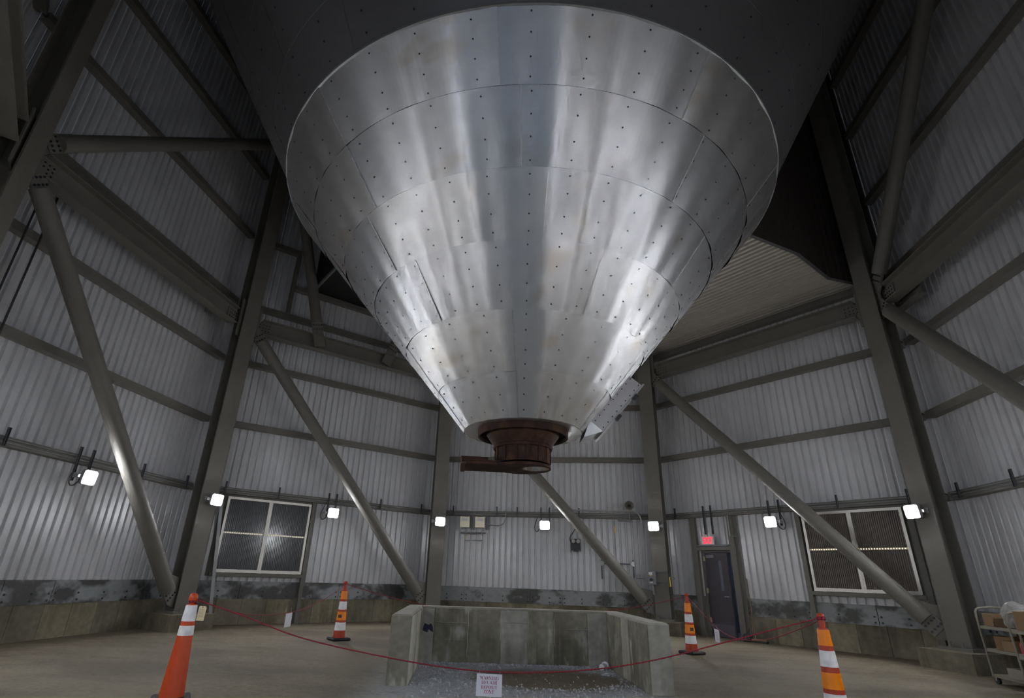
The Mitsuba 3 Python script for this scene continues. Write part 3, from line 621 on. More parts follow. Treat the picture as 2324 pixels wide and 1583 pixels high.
# ---------------------------------------------------------------- the two windows
def window(name, k, t0, t1, z0, z1, label, panemat):
    w = thing(name, label, None, kind='structure'); fw = 0.062
    mid = (t0 + t1) / 2; zm = (z0 + z1) / 2 + 0.03
    def bar(a, b, c, d): return wbox(k, a, b, c, d, 0.045, 0.115)
    part(w, 'frame', join([bar(t0, t0 + fw, z0, z1), bar(t1 - fw, t1, z0, z1), bar(t0, t1, z0, z0 + fw * 1.2), bar(t0, t1, z1 - fw, z1)]), M_FRAME)
    part(w, 'flashing', join([wbox(k, t0 - 0.14, t0 + 0.01, z0 - 0.09, z1 + 0.08, -0.012, 0.012), wbox(k, t1 - 0.01, t1 + 0.14, z0 - 0.09, z1 + 0.08, -0.012, 0.012), wbox(k, t0, t1, z1 - 0.01, z1 + 0.08, -0.012, 0.012), wbox(k, t0, t1, z0 - 0.06, z0 + 0.01, -0.012, 0.012),
                                   wbox(k, t0 + 0.002, t0 + 0.012, z0, z1, -0.06, 0.046), wbox(k, t1 - 0.012, t1 - 0.002, z0, z1, -0.06, 0.046)]), M_STEEL)
    part(w, 'mullion', join([bar(mid - 0.05, mid + 0.05, z0, z1), wbox(k, mid - 0.008, mid + 0.008, z0, z1, 0.115, 0.125)]), M_FRAME)
    for a, b in ((t0 + fw, mid - 0.05), (mid + 0.05, t1 - fw)):
        for c, d in ((z0 + fw, zm - 0.02), (zm + 0.02, z1 - fw)):
            nr = 23; V, F = [], []; pw = (b - a) / nr
            pts = []
            for i in range(nr):
                for u, dd in ((0, 0.0), (0.25, 0.0), (0.40, 0.02), (0.72, 0.02), (0.87, 0.0)): pts.append((a + (i + u) * pw, dd))
            pts.append((b, 0.0))
            for tt, dd in pts: V += [wp(k, tt, c, 0.055 + dd), wp(k, tt, d, 0.055 + dd)]
            for i in range(len(pts) - 1): F += [[2 * i, 2 * i + 2, 2 * i + 3], [2 * i, 2 * i + 3, 2 * i + 1]]
            part(w, 'pane', trimesh.Trimesh(V, F, process=False), panemat, label='dark corrugated translucent sheet')
        nq = 18; q = (b - a) / nq
        part(w, 'mid_rail', join([wbox(k, a + i * q + q * 0.22, a + (i + 1) * q - q * 0.22 + (0 if i < nq else 0), zm - 0.017, zm + 0.017, 0.078, 0.088) for i in range(nq)] + [wbox(k, a, b, zm - 0.02, zm - 0.014, 0.076, 0.09), wbox(k, a, b, zm + 0.014, zm + 0.02, 0.076, 0.09)]), M_BRASS)
    part(w, 'sill_channel', join([wbox(k, t0 - 0.06, t1 + 0.06, z0 - 0.09, z0 - 0.005, 0.08, 0.14), wbox(k, t0 - 0.06, t1 + 0.06, z0 - 0.09, z0 - 0.08, 0.0, 0.14)]), M_STEEL)
    for q in (t0 + 0.25, mid + 0.02, t1 - 0.2): part(w, 'hinge', wbox(k, q - 0.04, q + 0.04, z0 - 0.03, z0 + 0.02, 0.115, 0.13), M_FRAME)
window('window_1', 1, -2.77, -0.49, 1.22, 3.10, 'wide aluminium framed window with dark corrugated panes in the left rear wall', M_PANE)
window('window_2', 3, 0.52, 2.74, 1.27, 3.10, 'wide aluminium framed window with brown corrugated panes in the right rear wall', M_BROWNPANE)
single('jamb_post', join([wbox(1, -0.47, -0.37, 0.0, 3.16, 0.12, 0.132), wbox(1, -0.47, -0.458, 0.0, 3.16, 0.02, 0.13), wbox(1, -0.382, -0.37, 0.0, 3.16, 0.02, 0.13)]), M_STEEL, 'grey steel post down the right edge of the left rear window', 'post')
gpost = lambda a, b, c: wp(1, -2.60 - 0.115 * b + a, b, c)
single('angle_post', join([hexa(gpost, -0.04, 0.04, 0.0, 2.95, 0.22, 0.232), hexa(gpost, 0.03, 0.04, 0.0, 2.95, 0.15, 0.232)]), M_GALVS, 'leaning galvanised angle post between the column and the left rear window', 'post')
single('jamb_post', join([wbox(3, 0.36, 0.47, 0.0, 3.16, 0.12, 0.132), wbox(3, 0.36, 0.372, 0.0, 3.16, 0.02, 0.13), wbox(3, 0.458, 0.47, 0.0, 3.16, 0.02, 0.13)]), M_STEEL, 'grey steel post down the left edge of the right rear window', 'post')
single('jamb_post', join([wbox(3, 2.80, 2.92, 0.3, 3.16, 0.10, 0.112), wbox(3, 2.80, 2.812, 0.3, 3.16, 0.02, 0.11), wbox(3, 2.908, 2.92, 0.3, 3.16, 0.02, 0.11)]), M_STEEL, 'grey steel post between the right rear window and the right column', 'post')

# ---------------------------------------------------------------- door, lit exit sign, small room behind
dk = thing('door_1', 'dark purple grey steel door standing ajar in a grey steel frame', None, kind='structure')
part(dk, 'frame_post', join([wbox(3, -2.76, -2.60, 0.0, 3.16, 0.10, 0.115), wbox(3, -2.76, -2.745, 0, 3.16, -0.1, 0.115), wbox(3, -2.615, -2.60, 0, 3.16, -0.1, 0.115)]), M_STEEL)
part(dk, 'frame_post', join([wbox(3, -1.56, -1.40, 0.0, 3.16, 0.10, 0.115), wbox(3, -1.56, -1.545, 0, 3.16, -0.1, 0.115), wbox(3, -1.415, -1.40, 0, 3.16, -0.1, 0.115), wbox(3, -1.40, -1.30, 0, 3.16, 0.02, 0.035)]), M_STEEL)
part(dk, 'header', join([wbox(3, -2.60, -1.56, 2.235, 2.335, 0.08, 0.115), wbox(3, -2.60, -1.56, 2.235, 2.25, -0.1, 0.115)]), M_STEEL)
part(dk, 'jamb', join([wbox(3, -2.60, -2.50, 0.0, 2.235, -0.10, -0.02), wbox(3, -1.60, -1.56, 0.0, 2.235, -0.10, -0.02), wbox(3, -2.5, -1.6, 2.18, 2.235, -0.10, -0.02)]), M_STEEL)
dn, dt = axes(3); DA = math.radians(-14)
def dp(x, z, o): return wp(3, -2.47 + x * math.cos(DA) + o * math.sin(DA), z, -0.06 - x * math.sin(DA) + o * math.cos(DA))
leaf = part(dk, 'leaf', hexa(dp, 0.02, 0.84, 0.015, 2.16, -0.022, 0.022), M_DOOR)
part(leaf, 'vision_panel', hexa(dp, 0.52, 0.62, 1.18, 1.96, 0.0225, 0.026), M_DGLASS, label='tall narrow glass pane')
part(leaf, 'kick_panel', hexa(dp, 0.05, 0.81, 0.02, 0.33, 0.0225, 0.026), M_KICKP)
part(leaf, 'handle', join([tube([dp(0.76, 1.03, 0.02), dp(0.76, 1.03, 0.07)], 0.02, 8), tube([dp(0.77, 1.03, 0.065), dp(0.64, 1.03, 0.065)], 0.012, 8)]), M_TRIM, label='metal lever handle')
part(leaf, 'closer', join([hexa(dp, 0.10, 0.38, 2.03, 2.11, 0.022, 0.075)]), M_ENCG, label='grey door closer')
for z in (0.35, 1.10, 1.95): part(dk, 'hinge', wbox(3, -2.50, -2.44, z, z + 0.13, -0.045, 0.005), M_TAN, label='tan hinge')
rm = thing('wall_vestibule', 'dark bluish room seen through the gap of the door', None, kind='structure')
part(rm, 'shell', join([wbox(3, -2.9, -0.9, -0.02, 2.5, -1.92, -1.9), wbox(3, -2.92, -2.9, -0.02, 2.5, -1.9, -0.1), wbox(3, -0.92, -0.9, -0.02, 2.5, -1.9, -0.1), wbox(3, -2.9, -0.9, 2.48, 2.5, -1.9, -0.1), wbox(3, -2.9, -0.9, -0.05, 0.0, -1.9, -0.3)]), M_VEST)
single('room_lamp', wbox(3, -2.0, -1.5, 2.44, 2.47, -1.2, -0.9), M_WHITE, 'ceiling light of the small room behind the door', 'ceiling light')
scene['room_lamp']['emitter'] = {'type': 'area', 'radiance': rgb(1.1, 1.2, 1.45)}
single('notice', wbox(3, -1.42, -1.16, 1.40, 1.62, -1.898, -1.893), M_PAPER, 'white notice on the wall seen through the door gap', 'notice')
single('bucket', lathe([(0.0, 0.0), (0.13, 0.0), (0.16, 0.34), (0.15, 0.34), (0.12, 0.02)], 20).apply_translation(wp(3, -1.33, 0.42, -1.5)), M_REDP, 'red tub on a shelf seen through the door gap', 'tub')
single('shelf', wbox(3, -1.6, -1.0, 0.38, 0.42, -1.88, -1.25), M_KICKP, 'low shelf in the room behind the door', 'shelf')
es = thing('exit_sign', 'small lit sign with red EXIT letters above the door', 'exit sign')
part(es, 'housing', wbox(3, -2.36, -1.98, 2.385, 2.62, 0.13, 0.19), M_WHITE)
tm = meshkit.text_mesh('EXIT', 0.155, 0.004, bold=True); tm.apply_translation([-tm.bounds[:, 0].mean(), -tm.bounds[:, 1].mean(), 0]); tm.apply_scale([0.30 / np.ptp(tm.bounds[:, 0]), 1, 1])
n, t = axes(3); part(es, 'letters', place(tm, t, Z, -n, wp(3, -2.165, 2.50, 0.191)), M_REDSIGN, label='glowing red letters EXIT', emitter={'type': 'area', 'radiance': rgb(0.42, 0.004, 0.012)})
part(es, 'bracket', join([wbox(3, -2.28, -2.22, 2.62, 2.70, 0.20, 0.25), wbox(3, -2.10, -2.04, 2.62, 2.70, 0.20, 0.25)]), M_WHITE)
part(es, 'conduit', tube([wp(3, -2.16, 2.62, 0.17), wp(3, -2.16, 3.2, 0.2)], 0.014, 8), M_GALVS)
single('strut_channel', wbox(3, -2.60, -1.56, 2.345, 2.385, 0.10, 0.14), M_STRUT, 'slotted channel across the top of the door frame under the exit sign', 'channel')
single('vertical_conduit', join([tube([wp(3, -1.48, 2.60, 0.15), wp(3, -1.48, 3.2, 0.15)], 0.018, 8), tube([wp(3, -1.48, 2.60, 0.15), wp(3, -1.25, 2.58, 0.15)], 0.012, 6)]), M_GALVS, 'short bright conduit down the post right of the exit sign', 'conduit')

# ---------------------------------------------------------------- equipment on the back wall
n2, t2 = axes(2)
for j, (a, b, nm) in enumerate(((-2.79, -2.47, 'left'), (-2.29, -1.97, 'right'))):
    e = thing('enclosure', nm + ' of two small shiny steel enclosures high on the back wall', 'enclosure', 'small steel enclosures on the back wall')
    part(e, 'box', place(rbox((0, 0, 0), b - a, 0.34, 0.16, 0, 0.012), t2, Z, -n2, wp(2, (a + b) / 2, 2.95, 0.28)), M_ENCL)
    part(e, 'label_plate', wbox(2, a + 0.06, b - 0.06, 2.99, 3.07, 0.361, 0.364), M_LABELW)
    part(e, 'mounting_ear', join([wbox(2, x - 0.02, x + 0.02, z, z + 0.03, 0.22, 0.235) for x in (a + 0.03, b - 0.03) for z in (2.755, 3.12)]), M_GALVS)
    part(e, 'outlet_pipe', tube([wp(2, a + 0.22, 2.78, 0.28), wp(2, a + 0.22, 2.56, 0.28)], 0.013, 8), M_GALVS)
    part(e, 'fitting', tube([wp(2, a + 0.215, 2.53, 0.28), wp(2, a + 0.215, 2.42, 0.28)], 0.02, 8), M_TRIM if j else M_BRASS)
fr = thing('enclosure_rack', 'dark slotted channel frame behind the two small enclosures', 'channel frame')
for a in (-2.42, -2.36, -1.93, -1.88): part(fr, 'upright', wbox(2, a - 0.02, a + 0.02, 2.72 if a > -2.4 else 2.72, 3.15, 0.205, 0.22), M_STRUT)
part(fr, 'crossbar', wbox(2, -2.78, -1.95, 2.60, 2.65, 0.20, 0.24), M_STRUT)
part(fr, 'crossbar', wbox(2, -2.62, -2.04, 2.385, 2.405, 0.24, 0.26), M_STRUT)
single('conduit_bend', tube(spline([wp(2, -1.97, 2.88, 0.22), wp(2, -1.6, 2.87, 0.22), wp(2, -1.38, 2.93, 0.22), wp(2, -1.31, 3.08, 0.24), wp(2, -1.31, 3.34, 0.25)], 24), 0.016, 8), M_GALVS, 'curved conduit from the right enclosure up to the girt', 'conduit', smooth=40)
single('conduit_run', tube(spline([wp(2, 0.25, 3.39, 0.30), wp(2, 1.0, 3.39, 0.30), wp(2, 2.6, 3.39, 0.30), wp(2, 2.9, 3.34, 0.30), wp(2, 3.0, 3.2, 0.30), wp(2, 3.0, 3.0, 0.30)], 40), 0.022, 8), M_TRIM, 'bright pipe along the top of the back wall girt bending down at the column', 'conduit', smooth=40)
hs = thing('horn_speaker', 'small round horn loudspeaker above the girt of the back wall', 'loudspeaker')
part(hs, 'horn', place(lathe([(0.03, 0.0), (0.045, 0.05), (0.08, 0.10), (0.135, 0.14), (0.14, 0.135), (0.085, 0.09), (0.05, 0.045), (0.0, 0.04)], 28), t2, Z, -n2, wp(2, 2.67, 3.56, 0.20)), M_SPK, 40)
part(hs, 'centre_cap', place(lathe([(0.035, 0.02), (0.035, 0.09), (0.02, 0.105), (0.0, 0.11)], 16), t2, Z, -n2, wp(2, 2.67, 3.56, 0.20)), M_DARK, 40)
part(hs, 'bracket', join([tube([wp(2, 2.67, 3.46, 0.24), wp(2, 2.67, 3.10, 0.24)], 0.014, 6), tube([wp(2, 2.75, 3.1, 0.22), wp(2, 2.3, 3.1, 0.22)], 0.016, 6)]), M_GALVS)
el = thing('emergency_lamp', 'black emergency lamp box with two round lenses on the back wall', 'emergency lamp')
part(el, 'box', place(rbox((0, 0, 0), 0.30, 0.37, 0.12, 0, 0.012), t2, Z, -n2, wp(2, 0.955, 2.335, 0.12)), M_DARK)
for a in (0.88, 1.03): part(el, 'lens', place(lathe([(0.06, 0.0), (0.06, 0.03), (0.045, 0.045), (0.0, 0.052)], 20), t2, Z, -n2, wp(2, a, 2.45, 0.18)), M_LENSG, 40, label='round pale lens')
part(el, 'corner_clip', join([wbox(2, x - 0.025, x + 0.025, z, z + 0.03, 0.05, 0.19) for x in (0.85, 1.06) for z in (2.14, 2.51)]), M_GALVS)
part(el, 'cable', tube(spline([wp(2, 0.80, 2.44, 0.1), wp(2, 0.79, 2.6, 0.13), wp(2, 0.88, 2.72, 0.13), wp(2, 0.94, 2.84, 0.13), wp(2, 0.94, 3.14, 0.2)], 20), 0.013, 6), M_DARK)
cf = thing('channel_rack', 'H shaped rack of slotted channel low on the back wall behind the brace', 'channel frame')
for a, z0 in ((1.74, 1.375), (2.71, 1.43)):
    part(cf, 'upright', wbox(2, a - 0.02, a + 0.02, z0, 1.94, 0.02, 0.06), M_STRUT)
    part(cf, 'tee_plate', join([wbox(2, a - 0.035, a + 0.035, 1.76, 1.90, 0.06, 0.068), wbox(2, *sorted((a, a + (0.08 if a < 2 else -0.08))), 1.79, 1.86, 0.06, 0.068)]), M_TRIM)
part(cf, 'crossbar', wbox(2, 1.80, 2.66, 1.805, 1.845, 0.02, 0.06), M_STRUT)
single('drop_conduit', tube([wp(2, 2.20, 3.1, 0.06), wp(2, 2.20, 1.45, 0.06)], 0.011, 6), M_GALVS, 'thin vertical conduit with a yellow tag on the back wall', 'conduit')
scene['drop_conduit__tag'] = mikit.ply(tube([wp(2, 2.20, 2.95, 0.06), wp(2, 2.20, 2.72, 0.06)], 0.016, 8), M_YELLOW); tag('drop_conduit__tag', 'yellow tag')
sw = thing('disconnect_switch', 'grey switch box with a black rotary knob on the column left of the door', 'switch box')
n, t = caxes(3)
part(sw, 'box', place(rbox((0, 0, 0), 0.22, 0.36, 0.14, 0, 0.012), t, Z, -n, cp(3, -0.225, 1.445, 8.72)), M_ENCG)
part(sw, 'label_plate', cbox(3, -0.30, -0.19, 1.53, 1.60, 8.645, 8.649), M_LABELW)
part(sw, 'yellow_mark', cbox(3, -0.265, -0.215, 1.50, 1.525, 8.645, 8.649), M_YELLOW)
part(sw, 'knob', join([tube([cp(3, -0.23, 1.40, 8.65), cp(3, -0.23, 1.40, 8.61)], 0.04, 14), cbox(3, -0.24, -0.16, 1.388, 1.412, 8.60, 8.625)]), M_DARK, label='black rotary knob')
part(sw, 'lower_label', cbox(3, -0.28, -0.19, 1.31, 1.345, 8.645, 8.649), M_LABELW)
part(sw, 'conduit', join([tube([cp(3, -0.22, 1.27, 8.72), cp(3, -0.20, 1.0, 8.72)], 0.03, 10), tube([cp(3, -0.33, 1.42, 8.74), cp(3, -0.75, 1.42, 8.95)], 0.013, 6)]), M_ENCG)
for z in (1.62, 1.35): single('switch_strut', cbox(3, -0.12, 0.23, z - 0.02, z + 0.02, 8.755, 8.795), M_STRUT, ('upper' if z > 1.5 else 'lower') + ' slotted channel strapped across the column beside the switch box', 'channel')
for z in (1.22, 1.28): single('column_strap', cbox(3, -0.235, 0.235, z, z + 0.018, 8.785, 8.80), M_STEEL, ('upper' if z > 1.25 else 'lower') + ' thin band around the column under the switch box', 'strap')
hp_ = thing('pendant_control', 'black hoist pendant on a yellow cable hanging at the right edge of the column', 'pendant control')
part(hp_, 'cable', tube([cp(3, 0.29, 1.20, 8.72), cp(3, 0.28, 1.48, 8.72)], 0.016, 8), M_YELLOW, label='yellow cable')
part(hp_, 'body', rbox(cp(3, 0.29, 1.13, 8.72), 0.09, 0.08, 0.20, 0.4, 0.02), M_DARK)
part(hp_, 'tail', tube([cp(3, 0.30, 1.03, 8.72), cp(3, 0.31, 0.85, 8.72)], 0.02, 8), M_DARK)
part(hp_, 'hook', tube(spline([cp(3, 0.27, 1.47, 8.72), cp(3, 0.34, 1.49, 8.74), cp(3, 0.40, 1.46, 8.78), cp(3, 0.38, 1.43, 8.80)], 12), 0.010, 6), M_GALVS)

# ---------------------------------------------------------------- ash bunker
bk = thing('ash_bunker', 'low U shaped concrete bunker of rough formed panels under the hopper', 'concrete bunker')
HB = 0.84; L0 = np.array([-1.76, 0.66]); W_IN = 3.21
def bp(u, vv, z): q = L0 + BU * u + BV * vv; return np.array([q[0], q[1], z])
def chamf(u0, u1, v0, v1, m, c=0.022, nm='wall', nonm=None):
    lo = [(u0, v0), (u1, v0), (u1, v1), (u0, v1)]
    li = [(u0 + c, v0 + c), (u1 - c, v0 + c), (u1 - c, v1 - c), (u0 + c, v1 - c)]
    Vv = [bp(*q, -0.01) for q in lo] + [bp(*q, HB - c) for q in lo] + [bp(*q, HB) for q in li]
    F = []
    for b in (0, 4):
        for i in range(4):
            j = (i + 1) % 4; F += [[b + i, b + j, b + 4 + j], [b + i, b + 4 + j, b + 4 + i]]
    F += [[8, 9, 10], [8, 10, 11]]
    return part(bk, nm, trimesh.Trimesh(Vv, F, process=False), m)
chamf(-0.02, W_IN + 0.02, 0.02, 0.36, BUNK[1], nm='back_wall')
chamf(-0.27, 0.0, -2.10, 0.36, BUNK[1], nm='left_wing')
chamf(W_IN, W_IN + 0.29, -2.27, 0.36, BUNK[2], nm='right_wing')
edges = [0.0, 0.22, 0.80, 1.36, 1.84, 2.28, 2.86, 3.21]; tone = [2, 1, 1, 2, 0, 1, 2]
for i in range(7):
    a, b = edges[i], edges[i + 1]; pr = 0.008 + 0.006 * rand01(i + 3)
    part(bk, 'form_panel', hexa(bp, a + 0.006, b - 0.006, 0.02 - pr, 0.03, 0.0, HB - 0.03), BUNK[tone[i]])
for i, (a, b, tn) in enumerate(((-2.25, -1.35, 1), (-1.34, -0.95, 3), (-0.94, 0.0, 1))):
    part(bk, 'form_panel', hexa(bp, W_IN - 0.012 - 0.004 * (i % 2), W_IN + 0.01, a, b, 0.0, HB - 0.03), BUNK[tn])
for i, (a, b, tn) in enumerate(((-2.08, -1.2, 2), (-1.19, -0.5, 3), (-0.49, 0.0, 1))):
    part(bk, 'form_panel', hexa(bp, -0.01, 0.012 + 0.004 * (i % 2), a, b, 0.0, HB - 0.03), BUNK[tn])
for u0, u1, zz, vv0 in ((0.24, 0.78, 0.60, 0.0), (0.42, 0.76, 0.34, 0.0), (1.42, 1.80, 0.63, 0.0), (2.5, 2.9, 0.55, 0.0)):
    pts = [bp(u, -0.0135, zz + 0.003 * math.sin(u * 29)) for u in np.linspace(u0, u1, 14)]
    part(bk, 'mortar_ridge', tube(pts, 0.0045, 5), BUNK[3])
for u, z0, z1 in ((0.80, 0.08, 0.8), (1.36, 0.35, 0.8), (1.84, 0.02, 0.79), (2.28, 0.3, 0.72)):
    pts = [bp(u + 0.003 * math.sin(z * 23 + u), -0.0125, z) for z in np.linspace(z0, z1, 16)]
    part(bk, 'mortar_ridge', tube(pts, 0.006 + 0.003 * rand01(int(u * 100)), 5), BUNK[3])
blot = sg.Polygon([(0.02, 0.47), (0.10, 0.44), (0.12, 0.49), (0.20, 0.44), (0.19, 0.53), (0.15, 0.58), (0.12, 0.55), (0.05, 0.58), (0.03, 0.53)]).buffer(-0.006).buffer(0.006)
part(bk, 'paint_blotch', place(prism(blot, 0.003), np.r_[BU, 0], Z, -np.r_[BV, 0], bp(0.01, 0.006, 0)), M_BLUEMARK, label='dark blue paint blotch')
# ash gravel
def pebbles(n, fn, smin, smax, seed):
    r = np.random.default_rng(seed); base = trimesh.creation.icosahedron(); V, F = [], []; o = 0
    bv, bf = np.array(base.vertices), np.array(base.faces)
    for x, y, s in fn(r, n, smin, smax):
        vv = bv * (s * (0.7 + 0.6 * r.random(3))) * (1 + 0.25 * (r.random((12, 1)) - 0.5)); vv[:, 2] += s * 0.45
        a = r.random() * 6.28; c, q = math.cos(a), math.sin(a)
        vv = np.column_stack([vv[:, 0] * c - vv[:, 1] * q + x, vv[:, 0] * q + vv[:, 1] * c + y, np.maximum(vv[:, 2], -0.004)])
        V.append(vv); F.append(bf + o); o += 12
    return trimesh.Trimesh(np.vstack(V), np.vstack(F), process=False)
def scatter(r, n, smin, smax):
    k = 0
    while k < n:
        u, w_ = r.uniform(-0.0, W_IN), r.uniform(-4.2, 0.0)
        dens = 1.0 if w_ > -2.2 else 0.8 * max(0, 1 - (-2.2 - w_) / 2.0)
        bare = ((u - 2.0) / 1.05) ** 2 + ((w_ + 1.15) / 0.85) ** 2
        if bare < 1: dens *= 0.10
        dens *= 0.35 + 0.65 * (w_ > -0.45 or u < 0.8 or w_ < -1.6)
        if u < 0.05 or u > W_IN - 0.05 or r.random() > dens: continue
        q = L0 + BU * u + BV * (w_ - 0.03); s = smin + (smax - smin) * r.random() ** 7
        k += 1; yield q[0], q[1], s
single('ash_gravel', pebbles(11000, scatter, 0.0025, 0.016, 5), M_ASH, 'pale grey ash gravel strewn over the floor inside and before the bunker', 'ash', kind='stuff')
ridge = []
def along(r, n, smin, smax):
    for _ in range(n):
        u = r.uniform(0.03, W_IN - 0.3); q = L0 + BU * u + BV * (-0.03 - abs(r.normal(0, 0.09))); yield q[0], q[1], smin + (smax - smin) * r.random() ** 3
single('ash_drift', pebbles(2600, along, 0.004, 0.016, 6), M_ASH, 'pale ash drifted along the foot of the bunker back wall', 'ash', kind='stuff')
q = bp(3.09, -0.2, 0)
pf = thing('pipe_end', 'short white pipe end lying in the right rear corner of the bunker', 'pipe')
part(pf, 'tube', tube([q + [0, 0, 0.045], q + [-0.06, -0.16, 0.045]], 0.045, 16), M_WHITE, 40)
part(pf, 'collar', tube([q + [0.01, 0.02, 0.05], q + [0, -0.02, 0.05]], 0.062, 16), M_WHITE, 40)
ck = trimesh.creation.icosphere(2, 0.06); ck.vertices *= 1 + 0.5 * (meshkit.noise(np.array(ck.vertices) * 30)[:, None] - 0.5); ck.apply_scale([1.6, 1, 0.5])
single('ash_lump', ck.copy().apply_translation(bp(2.95, -0.95, 0.02)), M_ASH, 'large pale ash lump near the right wing of the bunker', 'ash lump')

# ---------------------------------------------------------------- traffic cones
def cone(x, y, label, bands, s=1.0, knob='round', rot=0.5, plain=False):
    o = thing('traffic_cone', label, 'traffic cone', 'tall channelizer cones around the bunker')
    c = np.array([x, y, 0.0]); body = M_ORANGE if plain else M_DKORANGE
    def R(z): return 0.128 - 0.072 * (z / (1.0 * s))
    b = rbox((0, 0, 0), 0.40 * s, 0.40 * s, 0.055, 0, 0.03); b.apply_translation([0, 0, 0.0275]); b.apply_transform(trimesh.transformations.rotation_matrix(rot, [0, 0, 1])); b.apply_translation(c)
    part(o, 'base', b, M_RUBBER, label='black rubber base')
    zt = 0.985 * s
    ms = lathe([(R(0.05), 0.05), (R(0.07), 0.075), (R(zt - 0.02), zt - 0.02), (R(zt) - 0.006, zt), (0.026 * s, zt + 0.004)], 40).apply_translation(c)
    part(o, 'body', ms, body, 40)
    for z0, z1, m in bands:
        part(o, 'reflective_band', lathe([(R(z0), z0), (R(z0) + 0.0025, z0), (R(z1) + 0.0025, z1), (R(z1), z1)], 40).apply_translation(c), {'o': M_BANDO, 'w': M_BANDW}[m], 30, label={'o': 'orange reflective band', 'w': 'white reflective band'}[m])
    if knob == 'long': prof = [(0.026, 0.0), (0.030, 0.015), (0.040, 0.030), (0.048, 0.055), (0.046, 0.085), (0.036, 0.108), (0.018, 0.116), (0, 0.117)]
    else: prof = [(0.034, 0.0), (0.036, 0.07), (0.026, 0.095), (0.030, 0.105), (0.042, 0.122), (0.044, 0.135), (0.036, 0.152), (0.018, 0.162), (0, 0.163)]
    part(o, 'handle', lathe([(r * (1.0 if knob == 'long' else s), zt + z * (1.0 if knob == 'long' else s)) for r, z in prof], 28).apply_translation(c), body, 50)
    return o
cone(-3.505, -3.073, 'near left traffic cone, plain orange red with two white bands and a manila tag', [(0.781, 0.943, 'w'), (0.639, 0.736, 'w')], 0.965, 'long', 0.6, True)
cone(3.591, -2.131, 'near right traffic cone cut off by the bottom edge, orange and white bands', [(0.766, 0.922, 'o'), (0.562, 0.718, 'w'), (0.355, 0.508, 'o'), (0.15, 0.311, 'w')], 0.95, 'round', 0.5)
fc = cone(-4.122, 2.958, 'far left traffic cone on the floor before the left rear wall', [(0.787, 0.952, 'o'), (0.588, 0.743, 'w'), (0.384, 0.545, 'o'), (0.191, 0.341, 'w')], 1.0, 'round', 0.75)
fd = cone(3.247, 3.795, 'far right traffic cone on the floor before the exit door', [(0.787, 0.952, 'o'), (0.588, 0.743, 'w'), (0.384, 0.545, 'o'), (0.191, 0.341, 'w')], 1.0, 'round', 0.65)
for key, x, y, da in ((fc, -4.122, 2.958, -0.35), (fd, 3.247, 3.795, 0.45)):
    a = math.atan2(CAM[1] - y, CAM[0] - x) + da; r0 = 0.0945
    V = []; F = []
    for i in range(6):
        for z in (0.43, 0.49):
            rr_ = 0.128 - 0.072 * z + 0.0045; b = a + (i / 5 - 0.5) * 0.75; V.append((x + rr_ * math.cos(b), y + rr_ * math.sin(b), z))
    for i in range(5): F += [[2 * i, 2 * i + 2, 2 * i + 3], [2 * i, 2 * i + 3, 2 * i + 1]]
    part(key, 'sticker', trimesh.Trimesh(V, F, process=False), M_DARK, label='small dark smudged sticker')

# ---------------------------------------------------------------- ropes and hanging papers
def rope(pts, label, r=0.008):
    p = spline(pts, 110); n = 8; m = tube(p, r, n, caps=False)
    s = np.r_[0, np.cumsum(np.linalg.norm(np.diff(p, axis=0), axis=1))]
    uv = np.column_stack([np.repeat(s, n), np.tile(np.arange(n) / n, len(p))])
    return single('barrier_rope', m, M_ROPE, label, 'rope', 'red and black ropes strung between the cones', smooth=True, uv=uv)
rope([(-3.47, -3.06, 1.005), (-3.34, -3.051, 0.967), (-2.857, -2.987, 0.839), (-2.434, -2.931, 0.711), (-1.823, -2.85, 0.582), (-1.278, -2.777, 0.500), (-0.837, -2.719, 0.443), (-0.114, -2.623, 0.393), (0.459, -2.547, 0.404), (0.938, -2.483, 0.442), (1.762, -2.374, 0.578), (2.357, -2.295, 0.727), (3.064, -2.201, 0.909), (3.54, -2.14, 1.03)], 'red and black rope sagging in front of the bunker, nearest the viewer', 0.0068)
rope([(-3.51, -3.0, 0.985), (-3.537, -2.751, 0.945), (-3.612, -2.026, 0.813), (-3.746, -0.713, 0.704), (-3.809, -0.102, 0.694), (-3.902, 0.811, 0.735), (-4.051, 2.266, 0.945), (-4.118, 2.93, 1.078)], 'thin red rope from the near left cone back to the far left cone', 0.0055)
rope([(3.59, -2.10, 1.015), (3.582, -1.982, 0.985), (3.545, -1.335, 0.838), (3.51, -0.741, 0.715), (3.45, 0.292, 0.585), (3.376, 1.569, 0.590), (3.342, 2.154, 0.69), (3.304, 2.814, 0.85), (3.25, 3.76, 1.075)], 'thin red rope from the near right cone back to the far right cone', 0.0055)
rope([(-4.09, 2.96, 1.085), (-3.371, 3.043, 0.914), (-2.783, 3.11, 0.80), (-1.6, 3.25, 0.66), (-0.4, 3.38, 0.61), (0.8, 3.52, 0.66), (1.745, 3.624, 0.775), (2.311, 3.689, 0.869), (2.881, 3.753, 0.991), (3.21, 3.79, 1.075)], 'thin red rope running behind the bunker between the two far cones', 0.0055)
wraps = []
for (x, y, z, label) in ((-3.505, -3.073, 0.965, 'near left'), (3.591, -2.131, 1.022, 'near right')):
    a = np.linspace(0, 4 * np.pi, 50); r0 = 0.036 if x < 0 else 0.042
    wr = np.column_stack([x + r0 * np.cos(a), y + r0 * np.sin(a), z + 0.004 * a / 2])
    uv = np.column_stack([np.repeat(np.linspace(0, 0.5, 50), 8), np.tile(np.arange(8) / 8, 50)])
    single('rope_knot', tube(wr, 0.009, 8, caps=False), M_ROPE, 'knotted red rope around the neck of the ' + label + ' cone', 'rope', smooth=True, uv=uv)
